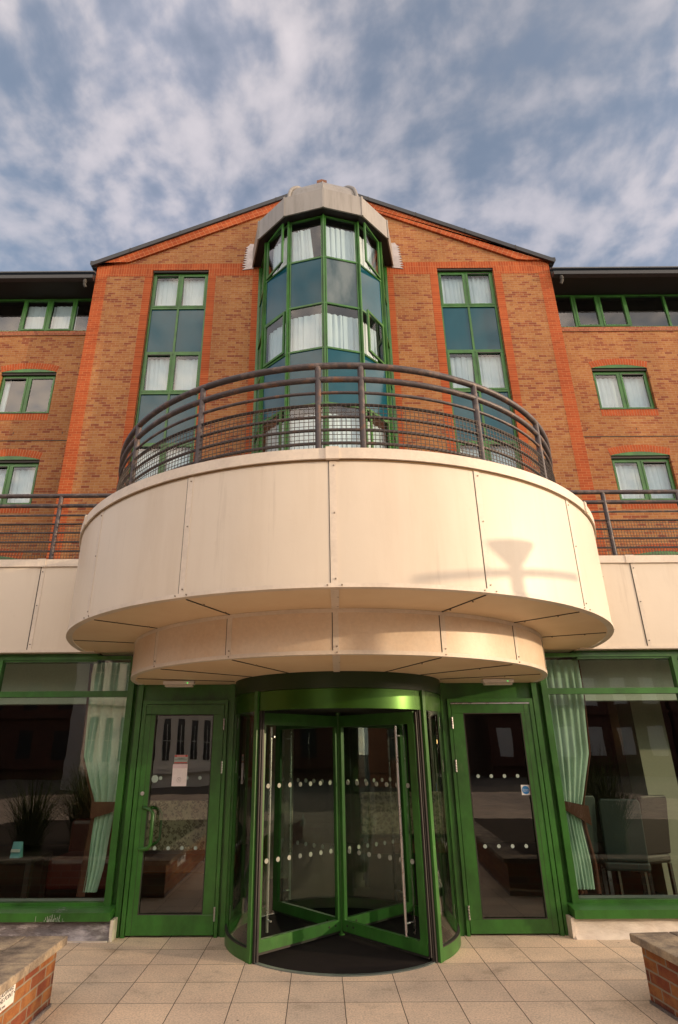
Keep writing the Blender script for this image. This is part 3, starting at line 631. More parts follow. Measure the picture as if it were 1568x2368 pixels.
# ------------------------------------------------------------------ terrace, parapet, round canopy
CC=(0.0,6.75); R1=2.85; R2=2.2; Z1=2.68; Z2=2.325; ZP=3.75
MB().box(-16,16,6.75,YW+.2,3.36,3.50).build('terrace_slab',plain('terrace_asphalt',(.18,.17,.16),.9),P)
dr=empty('entrance_canopy',(0,6.75,Z2),parent=P)
mb=MB().rev([(R1-.12,Z1+.5),(R1-.12,ZP-.10),(R1,ZP-.10),(R1,Z1+.03)],CC,-93,93,96); mb.build('upper_drum',m_cream,dr)
SE=[-72,-48.9,-24.9,-1.8,21.2,43.7,67]
def onc(th,r,z): a=R(th); return Vector((CC[0]+r*math.sin(a),CC[1]-r*math.cos(a),z))
mb=MB().rev([(R1+.008,Z1+.03),(R1+.008,Z1),(R1-.05,Z1-.001)],CC,-93,93,96)
mb.rev([(R1-.16,ZP-.02),(R1-.16,ZP+.01),(R1+.022,ZP),(R1+.022,ZP-.088),(R1+.004,ZP-.088)],CC,-93,93,96)
mb.build('edge_trim',m_creamtrim,dr)
MB().rev([(R1+.004,ZP-.089),(R1+.006,ZP-.104)],CC,-93,93,96).build('cap_seal',plain('mastic',(.20,.12,.05),.8),dr)
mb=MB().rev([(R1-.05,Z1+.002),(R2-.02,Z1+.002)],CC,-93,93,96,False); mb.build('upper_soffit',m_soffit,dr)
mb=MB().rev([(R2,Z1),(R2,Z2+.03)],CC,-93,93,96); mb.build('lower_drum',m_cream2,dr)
MB().rev([(R2+.006,Z2+.03),(R2+.006,Z2),(R2-.04,Z2-.001)],CC,-93,93,96).rev([(R2+.006,Z1),(R2+.006,Z1-.03),(R2,Z1-.03)],CC,-93,93,96).build('lower_edge_trim',m_creamtrim,dr)
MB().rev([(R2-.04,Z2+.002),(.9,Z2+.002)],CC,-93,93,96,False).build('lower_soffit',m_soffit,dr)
def strip(mb,th,r,z0,z1,w,t):
    o=onc(th,1,0)-Vector((CC[0],CC[1],0)); mb.beam(onc(th,r,z0),onc(th,r,z1),w,t,o)
cs=MB(); sl=MB(); sw=MB()
for i,th in enumerate(SE):
    wide=.05
    dt_=math.degrees(.028/R1)
    strip(cs,th,R1,Z1+.02,ZP-.09,wide,.008)
    strip(sl,th-dt_*1.05,R1-.003,Z1+.03,ZP-.09,.004,.009)
    strip(cs,th,R2,Z2+.02,Z1-.03,.045,.008); strip(sl,th-math.degrees(.025/R2),R2-.003,Z2+.03,Z1-.03,.007,.012)
    # soffit joints
    sl.beam(onc(th,R1-.06,Z1-.001),onc(th,R2+.01,Z1-.001),.010,.006); sl.beam(onc(th,R2-.06,Z2-.001),onc(th,1.15,Z2-.001),.010,.006)
    if i==3: cs.beam(onc(th,R1-.03,Z1-.003),onc(th,R2+.01,Z1-.003),.06,.008); cs.beam(onc(th,R2-.03,Z2-.003),onc(th,1.12,Z2-.003),.06,.008)
    for z in (ZP-.14,Z1+.06,Z1+.55):
        p=onc(th+.15,R1+.004,z); q=onc(th+.15,R1+.010,z); sw.tube([p,q],.006,8)
    for z in (Z1+.015,):
        for d_ in(-1.0,1.0): sw.tube([onc(th+d_,R1+.006,z),onc(th+d_,R1+.014,z)],.006,8)
    for z in (Z2+.06,Z2+.015): sw.tube([onc(th+.2,R2+.004,z),onc(th+.2,R2+.012,z)],.006,8)
    for rr in (2.3,2.6): sw.tube([onc(th+.5,rr,Z1-.008),onc(th+.5,rr,Z1+.001)],.007,8)
    sw.tube([onc(th+.8,1.8,Z2-.008),onc(th+.8,1.8,Z2+.001)],.006,8)
pieces(cs,'cover_strip',m_creamtrim,dr); pieces(sl,'joint_seal',m_seal,dr); pieces(sw,'screw_head',plain('screw_metal',(.25,.2,.15),.4,.6),dr)
cc=MB()
for th,w_ in ((-1.8,.10),(-58,.05),(52,.05)): strip(cc,th,R1-.06,ZP-.095,ZP+.006,w_,.19)
pieces(cc,'cap_clip',m_creamtrim,dr)
# straight parapets and terrace edge
for s in (-1,1):
    a,b=sorted((s*2.70,s*16)); e=empty('parapet',(s*6,6.6,2.67),parent=P)
    MB().box(a,b,6.60,6.74,2.70,ZP-.09).build('parapet_panel',m_cream,e)
    MB().box(a,b,6.578,6.78,ZP-.088,ZP).box(a,b,6.59,6.76,2.67,2.70).build('parapet_trim',m_creamtrim,e)
    sl=MB(); cs=MB()
    for x in (3.46,5.0,6.6):
        sl.box(s*x-.004,s*x+.004,6.594,6.60,2.70,ZP-.09); cs.box(s*x+.006 ,s*x+.05,6.595,6.60,2.70,ZP-.09); cs.box(s*x-.05,s*x+.05,6.570,6.578,ZP-.092,ZP+.004)
        for z in (2.76,3.2,3.6): sl.tube([(s*x+.028,6.596,z),(s*x+.028,6.588,z)],.006,8)
    pieces(sl,'joint_seal',m_seal,e); pieces(cs,'cover_strip',m_creamtrim,e)
    MB().box(a,b,6.70,6.85,2.58,2.668).build('fascia_beam',m_green,e)
    MB().box(a,b,6.765,6.90,2.668,3.36).build('terrace_edge',m_seal,e)

# ------------------------------------------------------------------ railings
RR=2.56; RZ=[4.717,4.577,4.444,4.324,4.208,4.085,3.962,3.83]
def rail_r(i): return (.029,.026)[i] if i<2 else .0135
rc=empty('curved_railing',(0,6.75-RR,3.50),'curved dark railing with wire mesh above the round cream canopy','railing','railings along the terrace edge')
for i,z in enumerate(RZ):
    MB().tube([onc(-92+184*k/80,RR,z) for k in range(81)],rail_r(i),10).build('rail',m_rail,rc)
PA=[-76,-52,-28.9,-4.3,3.9,28.5,52,76]
for th in PA:
    o=MB().tube([onc(th,RR,3.5),onc(th,RR,4.71)],.027,12); o.tube([onc(th,RR,3.50),onc(th,RR,3.53)],.06,12).build('post',m_rail,rc)
mb=MB(); zt,zb=RZ[3],3.78; n=210
for k in range(n+1):
    th=-91+182*k/n; a=onc(th,RR+.018,zb); b=onc(th,RR+.018,zt); mb.beam(a,b,.0042,.0042,onc(th,1,0)-Vector((CC[0],CC[1],0)))
for j in range(14):
    z=zb+(zt-zb)*j/13; mb.rev([(RR+.016,z-.002),(RR+.020,z-.002),(RR+.020,z+.002),(RR+.016,z+.002)],CC,-91,91,72,True,True)
mb.build('wire_mesh',m_wire,rc)
for s in (-1,1):
    e=empty('terrace_railing',(s*5,6.92,3.5),'straight dark railing with wire mesh on the %s parapet'%('left' if s<0 else 'right'),'railing','railings along the terrace edge')
    a,b=sorted((s*2.60,s*9)); 
    for i,z in enumerate(RZ): MB().tube([(a,6.92,z),(b,6.92,z)],rail_r(i),10).build('rail',m_rail,e)
    xs=[3.52,4.50,5.48,6.46,7.44,8.42] if s<0 else [3.48,4.44,5.42,6.40,7.38,8.36]
    for x in xs: MB().tube([(s*x,6.92,3.5),(s*x,6.92,4.71)],.027,12).tube([(s*x,6.92,3.5),(s*x,6.92,3.53)],.06,12).build('post',m_rail,e)
    mb=MB(); n=int(6.4/.036)
    for k in range(n): x=a+(b-a)*k/n; mb.box(x-.002,x+.002,6.900,6.904,3.78,RZ[3])
    for j in range(14): z=3.78+(RZ[3]-3.78)*j/13; mb.box(a,b,6.8955,6.8995,z-.002,z+.002)
    mb.build('wire_mesh',m_wire,e)

# ------------------------------------------------------------------ ground-floor front
YF=6.70
for s in (-1,1):
    side='left' if s<0 else 'right'
    e=empty('shop_window',(s*4.2,YF,.17),parent=P)
    def B(mb,x0,x1,y0,y1,z0,z1):
        a,b=sorted((s*x0,s*x1)); mb.box(a,b,y0,y1,z0,z1)
    fr=MB(); B(fr,2.24,2.305,YF-.03,YF+.05,.215,2.62); B(fr,2.305,8,YF-.02,YF+.05,.215,.285); B(fr,2.305,8,YF-.02,YF+.05,2.20,2.262); B(fr,2.305,8,YF-.018,YF+.05,2.60,2.64)
    B(fr,3.74,3.80,YF-.028,YF+.05,.285,2.20); B(fr,3.74,3.80,YF-.028,YF+.05,2.262,2.60)
    fr.build('frame',m_green,e)
    g_=MB(); a,b=sorted((s*2.30,s*8)); g_.quad((a,YF+.015,.28),(b,YF+.015,.28),(b,YF+.015,2.62),(a,YF+.015,2.62)).build('glazing',m_shopglass,e)
    x0,x1=sorted((s*2.19,s*8))
    MB().prism([(YF+.02,.262),(YF-.18,.235),(YF-.18,.165),(YF-.14,.165),(YF+.02,.20)],'x',x0,x1).build('sill',m_green,e)
    # wrinkled lead or membrane upstand
    mb=MB(); rnd=random.Random(5+s); nx,nz=90,6; X0,X1=s*2.18,s*8; v=[]
    for j in range(nz+1):
        for i in range(nx+1):
            u=i/nx; zz_=.165*j/nz; flare=.05*(1-j/nz)**2.5
            v.append((X0+(X1-X0)*u,YF-.12-flare+rnd.uniform(-.007,.007)*(1 if 0<j<nz else .4)+.006*math.sin(u*90+j),zz_+(rnd.uniform(-.004,.004) if 0<j<nz else 0)))
    mb.add(v,[(j*(nx+1)+i,j*(nx+1)+i+1,(j+1)*(nx+1)+i+1,(j+1)*(nx+1)+i) for j in range(nz) for i in range(nx)],True)
    mb.build('plinth_upstand',m_lead if s<0 else m_memb,e)
    a,b=sorted((s*2.155,s*2.185)); MB().box(a,b,YF-.15,YF-.02,0,.168).build('plinth_end',m_memb,e)
    if s<0: # pale drips on the sill
        dp=MB(); rnd=random.Random(2)
        for _ in range(34):
            x=-2.72+rnd.gauss(0,.045); zt_=rnd.uniform(.17,.232); w_=rnd.uniform(.0010,.0026); dp.box(x-w_,x+w_,YF-.1835,YF-.181,max(.166,zt_-rnd.uniform(.01,.06)),zt_)
        for _ in range(26):
            x=-2.70+rnd.gauss(0,.035); y=YF-.17+rnd.uniform(0,.12); rr=rnd.uniform(.006,.016); zc=.235+.027*(y-YF+.18)/.2+.0015; dp.add([(x+rr*math.cos(a_),y+rr*.8*math.sin(a_),zc) for a_ in [i*PI/4 for i in range(8)]],[tuple(range(8))])
        dp.build('bird_dropping',plain('dropping_white',(.30,.36,.30),.8),e)
        MB().box(-8,-2.19,YF-.175,YF-.165,0,.012).build('plinth_edge_strip',m_memb,e)
    # jamb posts between window and door
    jb=empty('door_jamb',(s*2.17,YF,0),parent=P); mb=MB()
    B(mb,2.185,2.24,YF+.04,YF+.10,0,2.325); B(mb,2.13,2.185,YF-.03,YF+.06,0,2.325); B(mb,2.115,2.13,YF+.03,YF+.07,0,2.16); B(mb,2.075,2.115,YF-.045,YF+.05,0,2.155)
    B(mb,1.19,1.222,YF-.045,YF+.05,0,2.155); B(mb,1.165,1.19,YF+.0,YF+.05,0,2.325); B(mb,1.12,1.165,YF-.03,YF+.05,0,2.325); B(mb,1.095,1.12,YF-.005,YF+.05,0,2.325)
    mb.build('jamb_post',m_green,jb)
    mb=MB(); B(mb,1.165,2.13,YF+.02,YF+.08,2.16,2.325); B(mb,1.222,2.075,YF-.045,YF+.05,2.118,2.155); mb.build('door_header',m_green,jb)
    mb=MB(); B(mb,1.222,2.075,YF-.052,YF-.045,2.10,2.112); mb.build('drip_bar',m_steel if s>0 else m_green,jb)
    # door leaf
    d=empty('side_door',(s*1.65,YF-.02,0),parent=P)
    x0,x1=1.228,2.070
    fr=MB(); 
    gx0,gx1,gz0,gz1=(1.34,1.965,.185,2.01) if s<0 else (1.352,1.975,.135,2.007)
    B(fr,x0,x1,YF-.04,YF+.01,gz1,2.108); B(fr,x0,x1,YF-.04,YF+.01,.018,gz0); B(fr,x0,gx0,YF-.04,YF+.01,gz0,gz1); B(fr,gx1,x1,YF-.04,YF+.01,gz0,gz1)
    fr.build('door_frame',m_green,d,bevel=.004)
    gk=MB()
    for q in ((gx0,gx1,gz0,gz0+.008),(gx0,gx1,gz1-.008,gz1),(gx0,gx0+.008,gz0+.008,gz1-.008),(gx1-.008,gx1,gz0+.008,gz1-.008)): B(gk,q[0],q[1],YF-.0415,YF-.03,q[2],q[3])
    B(gk,2.012,2.015,YF-.0415,YF-.038,.03,2.1); gk.build('gasket',m_seal,d)
    a,b=sorted((s*gx0,s*gx1)); MB().quad((a,YF-.015,gz0),(b,YF-.015,gz0),(b,YF-.015,gz1),(a,YF-.015,gz1)).build('glass',m_shopglass,d)
    hg=MB()
    for z in (1.905,1.483,.19):
        for j in range(5): hg.tube([(s*1.222,YF-.055,z-.055+j*.024),(s*1.222,YF-.055,z-.055+j*.024+.020)],.010,8)
    pieces(hg,'hinge',m_steel,d)
    dd=MB(); xs_=[1.45,1.587,1.724,1.861]
    for z in (1.385,.745):
        for x in xs_: dd.tube([(s*x,YF-.018,z),(s*x,YF-.0215,z)],.018,16)
    if s<0: dd.tube([(-1.92,YF-.019,1.378),(-1.92,YF-.023,1.378)],.036,20)
    pieces(dd,'safety_dot',plain('frosted_dot_%d'%(s+1),(.30,.38,.35),.6),d)
    if s<0:
        hd=MB(); hx=-2.0
        hd.tube([(hx,YF-.04,.745),(hx+.02,YF-.09,.745),(hx+.09,YF-.12,.755),(hx+.118,YF-.12,.79),(hx+.118,YF-.12,1.06),(hx+.09,YF-.12,1.10),(hx+.02,YF-.09,1.112),(hx,YF-.04,1.112)],.018,10)
        hd.build('handle',m_green,d); MB().tube([(hx+.06,YF+.01,.76),(hx+.13,YF+.09,.78),(hx+.15,YF+.11,.82),(hx+.15,YF+.11,1.05),(hx+.13,YF+.09,1.09),(hx+.06,YF+.01,1.11)],.013,10).build('inner_handle',m_green,d)
        MB().tube([(-2.028,YF-.04,1.243),(-2.028,YF-.052,1.243)],.019,14).build('lock',m_steel,d)
    # emergency lights under the lower soffit
    xx=s*1.66; e2=empty('emergency_light',(xx,6.3,2.27),'slim white emergency light under the canopy above the %s side door'%side,'light fitting','emergency lights under the canopy')
    MB().box(xx-.16,xx+.16,6.27,6.36,2.285,2.322).build('housing',m_white,e2,bevel=.006)
    MB().box(xx-.145,xx+.145,6.28,6.35,2.262,2.285).build('diffuser',plain('clear_diffuser_%d'%(s+1),(.6,.58,.52),.3),e2,bevel=.008)
    t=NT('status_led_%d'%(s+1)); em=t.n('ShaderNodeEmission'); em.inputs[0].default_value=(.1,1,.15,1); em.inputs[1].default_value=1.5; t.l(em.outputs[0],t.out.inputs[0])
    MB().box(xx+.09,xx+.098,6.2665,6.27,2.294,2.302).build('status_lamp',t.m,e2)

# ------------------------------------------------------------------ revolving door
DC=(0.0,6.70); RD=1.10
rd=empty('revolving_door',(0,6.7,0),parent=P)
def ond(th,r,z): a=R(th); return Vector((DC[0]+r*math.sin(a),DC[1]-r*math.cos(a),z))
MB().rev([(RD-.05,2.0),(RD,2.0),(RD,2.175),(RD-.05,2.175)],DC,-180,180,128,True,True).build('drum_header',m_greend,rd)
MB().rev([(RD-.03,2.178),(RD+.012,2.178),(RD+.012,2.326),(RD-.03,2.326)],DC,-180,180,128,True,True).build('drum_crown',m_crown,rd)
MB().disc(DC,RD-.04,2.02,-180,180,64).build('drum_ceiling',m_black,rd)
AP=46.5
for nm,rngs in (('side',((-133.5,-AP),(AP,133.5))),):
    for a0,a1 in rngs:
        MB().rev([(RD-.04,.0),(RD+.012,.0),(RD+.012,.095),(RD-.04,.095)],DC,a0,a1,48,True,True).build('drum_base',m_green,rd)
        MB().rev([(RD-.005,.095),(RD-.005,2.0)],DC,a0,a1,48).build('curved_glass',m_shopglass,rd)
        MB().rev([(RD+.012,.095),(RD+.014,.104),(RD-.01,.106)],DC,a0,a1,48).build('curved_gasket',m_rubber,rd)
        for th in (a0,a1):
            o=onc(th,1,0)-Vector((CC[0],CC[1],0)); sg_=1 if th<0 else -1
            MB().beam(ond(th,RD-.005,0),ond(th,RD-.005,2.18),.045,.05,o).build('drum_post',m_green,rd)
            if abs(th)<90:
                st_=MB(); st_.beam(ond(th+sg_*2.0,RD-.02,0),ond(th+sg_*2.0,RD-.02,2.0),.028,.03,o); st_.beam(ond(th+sg_*3.1,RD-.03,0),ond(th+sg_*3.1,RD-.03,2.0),.012,.02,o); st_.build('brush_seal',m_rubber,rd)
MB().tube([(0,6.7,.01),(0,6.7,2.02)],.028,16).build('centre_shaft',m_green,rd)
LA=[-48,42,132,222]
for th in LA:
    lf=empty('door_wing',(0,6.7,.03),parent=rd)
    dirv=(ond(th,1,0)-Vector((DC[0],DC[1],0))); nv=Vector((-dirv.y,dirv.x,0))
    def W(u,z,o=0): return Vector((DC[0],DC[1],0))+dirv*u+nv*o+Vector((0,0,z))
    mb=MB(); mb.beam(W(.03,.095),W(1.05,.095),.04,.09); mb.beam(W(.03,1.93),W(1.05,1.93),.04,.11); 
    for u,w_ in ((.045,.035),(1.02,.075)): mb.beam(W(u,.14),W(u,1.875),w_,.0395,nv)
    mb.build('wing_frame',m_green,lf)
    MB().quad(W(.05,.13),W(.99,.13),W(.99,1.88),W(.05,1.88)).build('wing_glass',m_shopglass,lf)
    MB().beam(W(1.066,.04),W(1.066,1.98),.025,.012,nv).beam(W(.03,.04),W(1.05,.04),.012,.025).build('brush_strip',m_rubber,lf)
    sgn=-1
    hb=MB().tube([W(.86,.16,sgn*.055),W(.86,1.86,sgn*.055)],.0125,10)
    for z in (.25,1.77): hb.tube([W(.86,z,sgn*.055),W(.86,z,0)],.008,8)
    hb.build('grab_rail',m_steel,lf)
    dd=MB()
    for z in (1.335,.72):
        for j in range(7): 
            u=.13+j*.133
            dd.tube([W(u,z,-.003),W(u,z,.003)],.021,16)
    pieces(dd,'safety_dot',plain('white_dot',(.30,.32,.28),.6),lf)
    bl=MB()
    for u in (.10,.18): bl.tube([W(u,.10,-.024),W(u,.10,.024)],.010,10)
    pieces(bl,'bolt_head',m_seal,lf)
m=MB().disc((0,6.70),RD-.045,.006,-180,180,96).build('entrance_mat',m_mat); tag(m,'dark round entrance mat inside the revolving door','mat')
MB().rev([(RD-.045,0.0),(RD-.045,.009),(RD-.012,.009),(RD-.012,0.0)],DC,-AP,AP,64,True).build('threshold_ring',plain('threshold_aluminium',(.22,.27,.26),.35,.6),rd)

# ------------------------------------------------------------------ notices on the doors
def text_mesh(body,size,align='CENTER'):
    cu=bpy.data.curves.new('lettering','FONT'); cu.body=body; cu.size=size; cu.align_x=align; cu.extrude=.0004; cu.resolution_u=2; cu.space_line=.95
    o=bpy.data.objects.new('lettering',cu); col_.objects.link(o); dg=bpy.context.evaluated_depsgraph_get(); dg.update()
    me=bpy.data.meshes.new_from_object(o.evaluated_get(dg)); bpy.data.objects.remove(o); return me
def put_text(body,size,mat,parent,loc,rot,align='CENTER',name='lettering',scale=(1,1,1)):
    me=text_mesh(body,size,align); me.materials.append(mat); o=bpy.data.objects.new(name,me); col_.objects.link(o); o.parent=parent; o.location=Vector(loc)-world_loc(parent); o.rotation_euler=rot; o.scale=scale; return o
FX=(R(90),0,0)
m_ink=plain('grey_ink',(.30,.24,.25),.8); m_redink=plain('red_ink',(.45,.06,.05),.7); m_blackink=plain('black_ink',(.03,.03,.03),.7); m_tealink=plain('teal_ink',(.10,.25,.22),.7)
n=empty('paper_notice',(-1.665,YF-.02,1.31),'pale pink paper notice taped to the left door glass','notice')
MB().box(-1.742,-1.588,YF-.022,YF-.019,1.308,1.518).build('sheet',m_paper,n)
MB().box(-1.741,-1.589,YF-.0228,YF-.0221,1.478,1.517).build('header_band',plain('mauve_print',(.70,.58,.61),.8),n)
ring=MB().tube([(-1.668+.022*math.cos(a_*PI/12),YF-.0232,1.368+.022*math.sin(a_*PI/12)) for a_ in range(25)],.0013,6); ring.beam((-1.68,YF-.0232,1.378),(-1.656,YF-.0232,1.358),.002,.002); ring.beam((-1.672,YF-.0232,1.356),(-1.664,YF-.0232,1.381),.002,.002); ring.build('circle_print',m_ink,n)
n=empty('warning_sign',(-1.665,YF-.02,1.52),'small translucent warning sign with red bands above the paper notice','sign')
MB().box(-1.733,-1.592,YF-.020,YF-.018,1.524,1.608).build('sign_film',plain('sign_film',(.30,.36,.33),.5),n)
MB().box(-1.731,-1.594,YF-.0208,YF-.0201,1.588,1.606).box(-1.731,-1.594,YF-.0208,YF-.0201,1.526,1.537).build('red_band',m_redink,n)
put_text('WARNING',.018,m_paper,n,(-1.6625,YF-.0212,1.5905),FX)
put_text('THIS AREA IS\nMONITORED BY CCTV',.0125,m_blackink,n,(-1.6625,YF-.0206,1.570),FX)
n=empty('fire_escape_sticker',(1.926,YF-.02,1.25),'white square sticker with blue disc on the right door glass','sticker')
MB().box(1.882,1.970,YF-.022,YF-.019,1.205,1.300).build('sheet',m_white,n)
MB().tube([(1.926,YF-.0222,1.2525),(1.926,YF-.0235,1.2525)],.039,28).build('blue_disc',plain('safety_blue',(.02,.20,.50),.5),n)
put_text('Fire escape\nkeep clear',.0145,m_white,n,(1.926,YF-.0242,1.254),FX)

# ------------------------------------------------------------------ lobby behind the glass
lob=empty('lobby_interior',(0,9,0),parent=P)
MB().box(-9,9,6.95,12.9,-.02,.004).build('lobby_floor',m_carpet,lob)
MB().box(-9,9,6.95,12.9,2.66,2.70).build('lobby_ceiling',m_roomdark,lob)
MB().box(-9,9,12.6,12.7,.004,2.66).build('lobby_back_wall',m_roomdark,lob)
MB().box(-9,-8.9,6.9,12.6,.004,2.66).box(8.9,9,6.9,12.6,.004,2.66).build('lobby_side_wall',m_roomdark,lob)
for s in (-1,1):
    a,b=sorted((s*2.95,s*8.9)); MB().box(a,b,7.25,7.40,2.17,2.655).build('bulkhead',m_bulk,lob)
pieces(MB().box(3.95,4.35,8.2,8.6,.004,2.65).box(-5.6,-4.55,8.0,8.3,.004,2.65).box(5.3,5.7,8.0,8.4,.004,2.65).box(-.95,-.60,9.4,9.7,.004,2.65),'column',m_column,lob)
pieces(MB().box(2.305,8,YF+.05,YF+.24,.26,.272).box(-8,-2.305,YF+.05,YF+.24,.26,.272),'window_board',plain('window_board',(.35,.38,.36),.5),lob)
for s in (-1,1):
    a,b=sorted((s*2.305,s*8)); MB().box(a,b,YF+.05,YF+.06,.004,.26).build('window_back_panel',m_roomdark,lob)
# patterned banquettes seen through the doors
o=MB().box(-2.35,-1.22,7.62,7.70,.60,1.10).box(-2.35,-1.22,7.66,8.2,.12,.45).build('patterned_banquette_back',m_pattern); 
def bench(x0,x1,y,label):
    e=empty('bench_seat',((x0+x1)/2,y,0),label,'bench','patterned benches in the lobby')
    MB().box(x0,x1,y,y+.09,.60,1.11).build('backrest',m_pattern,e,bevel=.02)
    MB().box(x0,x1,y-.02,y+.5,.38,.50).build('seat',m_brown,e,bevel=.02)
    lg=MB()
    for x in (x0+.06,x1-.06):
        for yy in (y+.03,y+.45): MB().box(x-.03,x+.03,yy-.03,yy+.03,.004,.38).build('leg',m_roomdark,e)
        MB().box(x-.025,x+.025,y+.02,y+.07,.38,.62).build('upright',m_roomdark,e)
    return e
bpy.data.objects.remove(o)
bench(-2.45,-1.20,7.55,'patterned high bench seen through the left side door')
bench(.35,1.75,8.8,'patterned bench beyond the right side of the revolving door')
# curtains
c=empty('window_curtain',(2.55,6.9,.3),'mint curtain tied back with a brown band in the right window','curtain','tied curtains in the ground floor windows')
mb=MB(); drape(mb,[(2.60,2.31,2.80),(2.2,2.31,2.79),(1.6,2.31,2.74),(1.15,2.34,2.60),(1.0,2.36,2.54),(.85,2.36,2.55),(.55,2.37,2.58),(.325,2.375,2.575)],6.93,6,.022,4,34,14).build('drape',m_mint,c)
mb=MB(); drape(mb,[(2.60,2.79,2.815),(2.2,2.785,2.812),(1.6,2.74,2.77),(1.15,2.60,2.625),(1.0,2.55,2.59),(.85,2.56,2.60),(.55,2.60,2.64),(.285,2.585,2.635)],6.935,1,.012,5,34,8).build('lining',m_brown,c)
MB().prism([(2.33,1.145),(2.63,1.085),(2.635,.90),(2.52,.965),(2.40,1.035),(2.33,1.06)],'y',6.882,6.90).build('tieback',m_brown,c)
mb=MB(); drape(mb,[(.34,2.37,2.50),(.285,2.37,2.50)],6.95,3,.01,9,3,8).build('hem_lining',m_brown,c)
c=empty('window_curtain',(-2.55,6.9,.3),'mint curtain tied back with a brown band in the left window','curtain','tied curtains in the ground floor windows')
mb=MB(); drape(mb,[(2.60,-2.83,-2.31),(2.2,-2.83,-2.31),(1.6,-2.80,-2.31),(1.30,-2.68,-2.33),(1.15,-2.61,-2.37),(1.03,-2.59,-2.39),(.85,-2.60,-2.41),(.55,-2.60,-2.43),(.325,-2.615,-2.475)],6.93,4,.022,14,34,14).build('drape',m_mint,c)
mb=MB(); drape(mb,[(2.6,-2.86,-2.83),(1.6,-2.83,-2.80),(1.15,-2.64,-2.60),(1.0,-2.63,-2.59),(.7,-2.66,-2.60),(.285,-2.69,-2.60)],6.935,1,.012,15,30,8).build('lining',m_brown,c)
MB().prism([(-2.62,1.15),(-2.36,1.15),(-2.345,1.07),(-2.45,1.035),(-2.60,.995),(-2.62,1.0)],'y',6.882,6.90).build('tieback',m_brown,c)
# chairs
m_chairg=plain('grey_leather',(.045,.06,.056),.42,0,.2,3); m_chaird=plain('brown_leather',(.03,.018,.014),.45)
def chair(x,y,rz,mat,label):
    e=empty('dining_chair',(x,y,.004),label,'chair','dining chairs behind the right window')
    MB().box(-.23,.23,-.24,.22,.40,.50).build('seat',mat,e,origin=(0,0,0),bevel=.03).location=(0,0,0)
    b=MB().prism([(-.21,.50),(.21,.50),(.21,1.08),(.19,1.12),(-.19,1.12),(-.21,1.08)],'y',.19,.25); 
    for i,v in enumerate(b.v): b.v[i]=(v[0],v[1]+(v[2]-.5)*.16,v[2])
    b.build('backrest',mat,e,origin=(0,0,0),bevel=.015).location=(0,0,0)
    for sx in (-.2,.2):
        for sy in (-.2,.2): MB().beam((sx,sy,0),(sx,sy,.40),.035,.035).build('leg',m_steel if mat is m_chairg and sx>0 else m_roomdark,e,origin=(0,0,0)).location=(0,0,0)
    e.rotation_euler=(0,0,rz); return e
chair(3.20,7.55,R(165),m_chairg,'grey high-backed chair with its back to the right window')
chair(2.80,8.05,R(195),m_chairg,'grey high-backed chair behind the nearer grey chair')
chair(3.62,8.0,R(200),m_chaird,'dark brown high-backed chair at the right window edge')
# left window furniture
chair_l=chair(-4.05,7.45,R(190),m_chaird,'dark chair behind the left window'); chair_l['group']='seats behind the left window'
e=empty('coffee_table',(-3.72,7.75,.004),'dark low table holding a card behind the left window','table')
MB().box(-4.1,-3.40,7.45,8.0,.50,.54).build('table_top',m_roomdark,e,bevel=.005)
for x in (-4.06,-3.44):
    for y in (7.49,7.96): MB().box(x-.03,x+.03,y-.03,y+.03,.004,.50).build('leg',m_roomdark,e)
e=empty('menu_card',(-3.62,7.55,.54),'blue and white folded card standing on the dark table','card')
MB().prism([(7.52,.541),(7.60,.541),(7.555,.70)],'x',-3.69,-3.58).build('card_body',plain('card_blue',(.20,.45,.50),.6),e)
MB().box(-3.685,-3.585,7.514,7.518,.60,.63).build('printed_panel',m_white,e)
e=empty('red_armchair',(-3.0,8.1,.004),'low red armchair beside the left curtain','armchair')
MB().box(-3.35,-2.55,7.75,8.4,.18,.50).build('seat',plain('red_leather',(.08,.012,.010),.45),e,bevel=.05)
MB().box(-3.35,-2.55,8.3,8.48,.35,.85).build('backrest',plain('red_leather_back',(.07,.01,.008),.45),e,bevel=.05)
# wall lamp
e=empty('wall_lamp',(3.85,9.0,1.75),'small glowing wall lamp seen through the right window','lamp')
t=NT('lamp_glow'); em=t.n('ShaderNodeEmission'); em.inputs[0].default_value=(1,.55,.2,1); em.inputs[1].default_value=14; t.l(em.outputs[0],t.out.inputs[0])
MB().rev([(0,1.82),(.035,1.80),(.045,1.76),(.03,1.72),(0,1.71)],(4.62,9.4),0,360,20).build('bulb',t.m,e)
MB().rev([(.05,1.74),(.075,1.70),(.05,1.68),(0,1.68)],(4.62,9.4),0,360,20).box(4.61,4.63,9.4,9.6,1.66,1.69).build('bracket',m_roomdark,e)
MB().box(4.3,5.0,9.6,9.7,.004,2.65).build('lamp_wall',m_room,lob)

# ------------------------------------------------------------------ terrace furniture glimpsed at the right edge
e=empty('terrace_chair',(5.02,8.0,3.5),'dark folding chair on the terrace behind the right railing','chair')
for y in (7.8,8.2):
    MB().beam((4.86,y,3.5),(5.15,y,4.35),.03,.03).build('leg',m_rubber,e); MB().beam((5.2,y,3.5),(4.9,y,4.0),.03,.03).build('leg',m_rubber,e)
mb=MB()
for i in range(6): mb.beam((4.80+i*.07,7.8,4.0+i*.008),(4.80+i*.07,8.2,4.0+i*.008),.05,.018)
mb.build('seat',m_rubber,e)
mb=MB()
for i in range(4): mb.beam((5.03+i*.03,7.8,4.1+i*.08),(5.03+i*.03,8.2,4.1+i*.08),.05,.02)
mb.build('backrest',m_rubber,e)

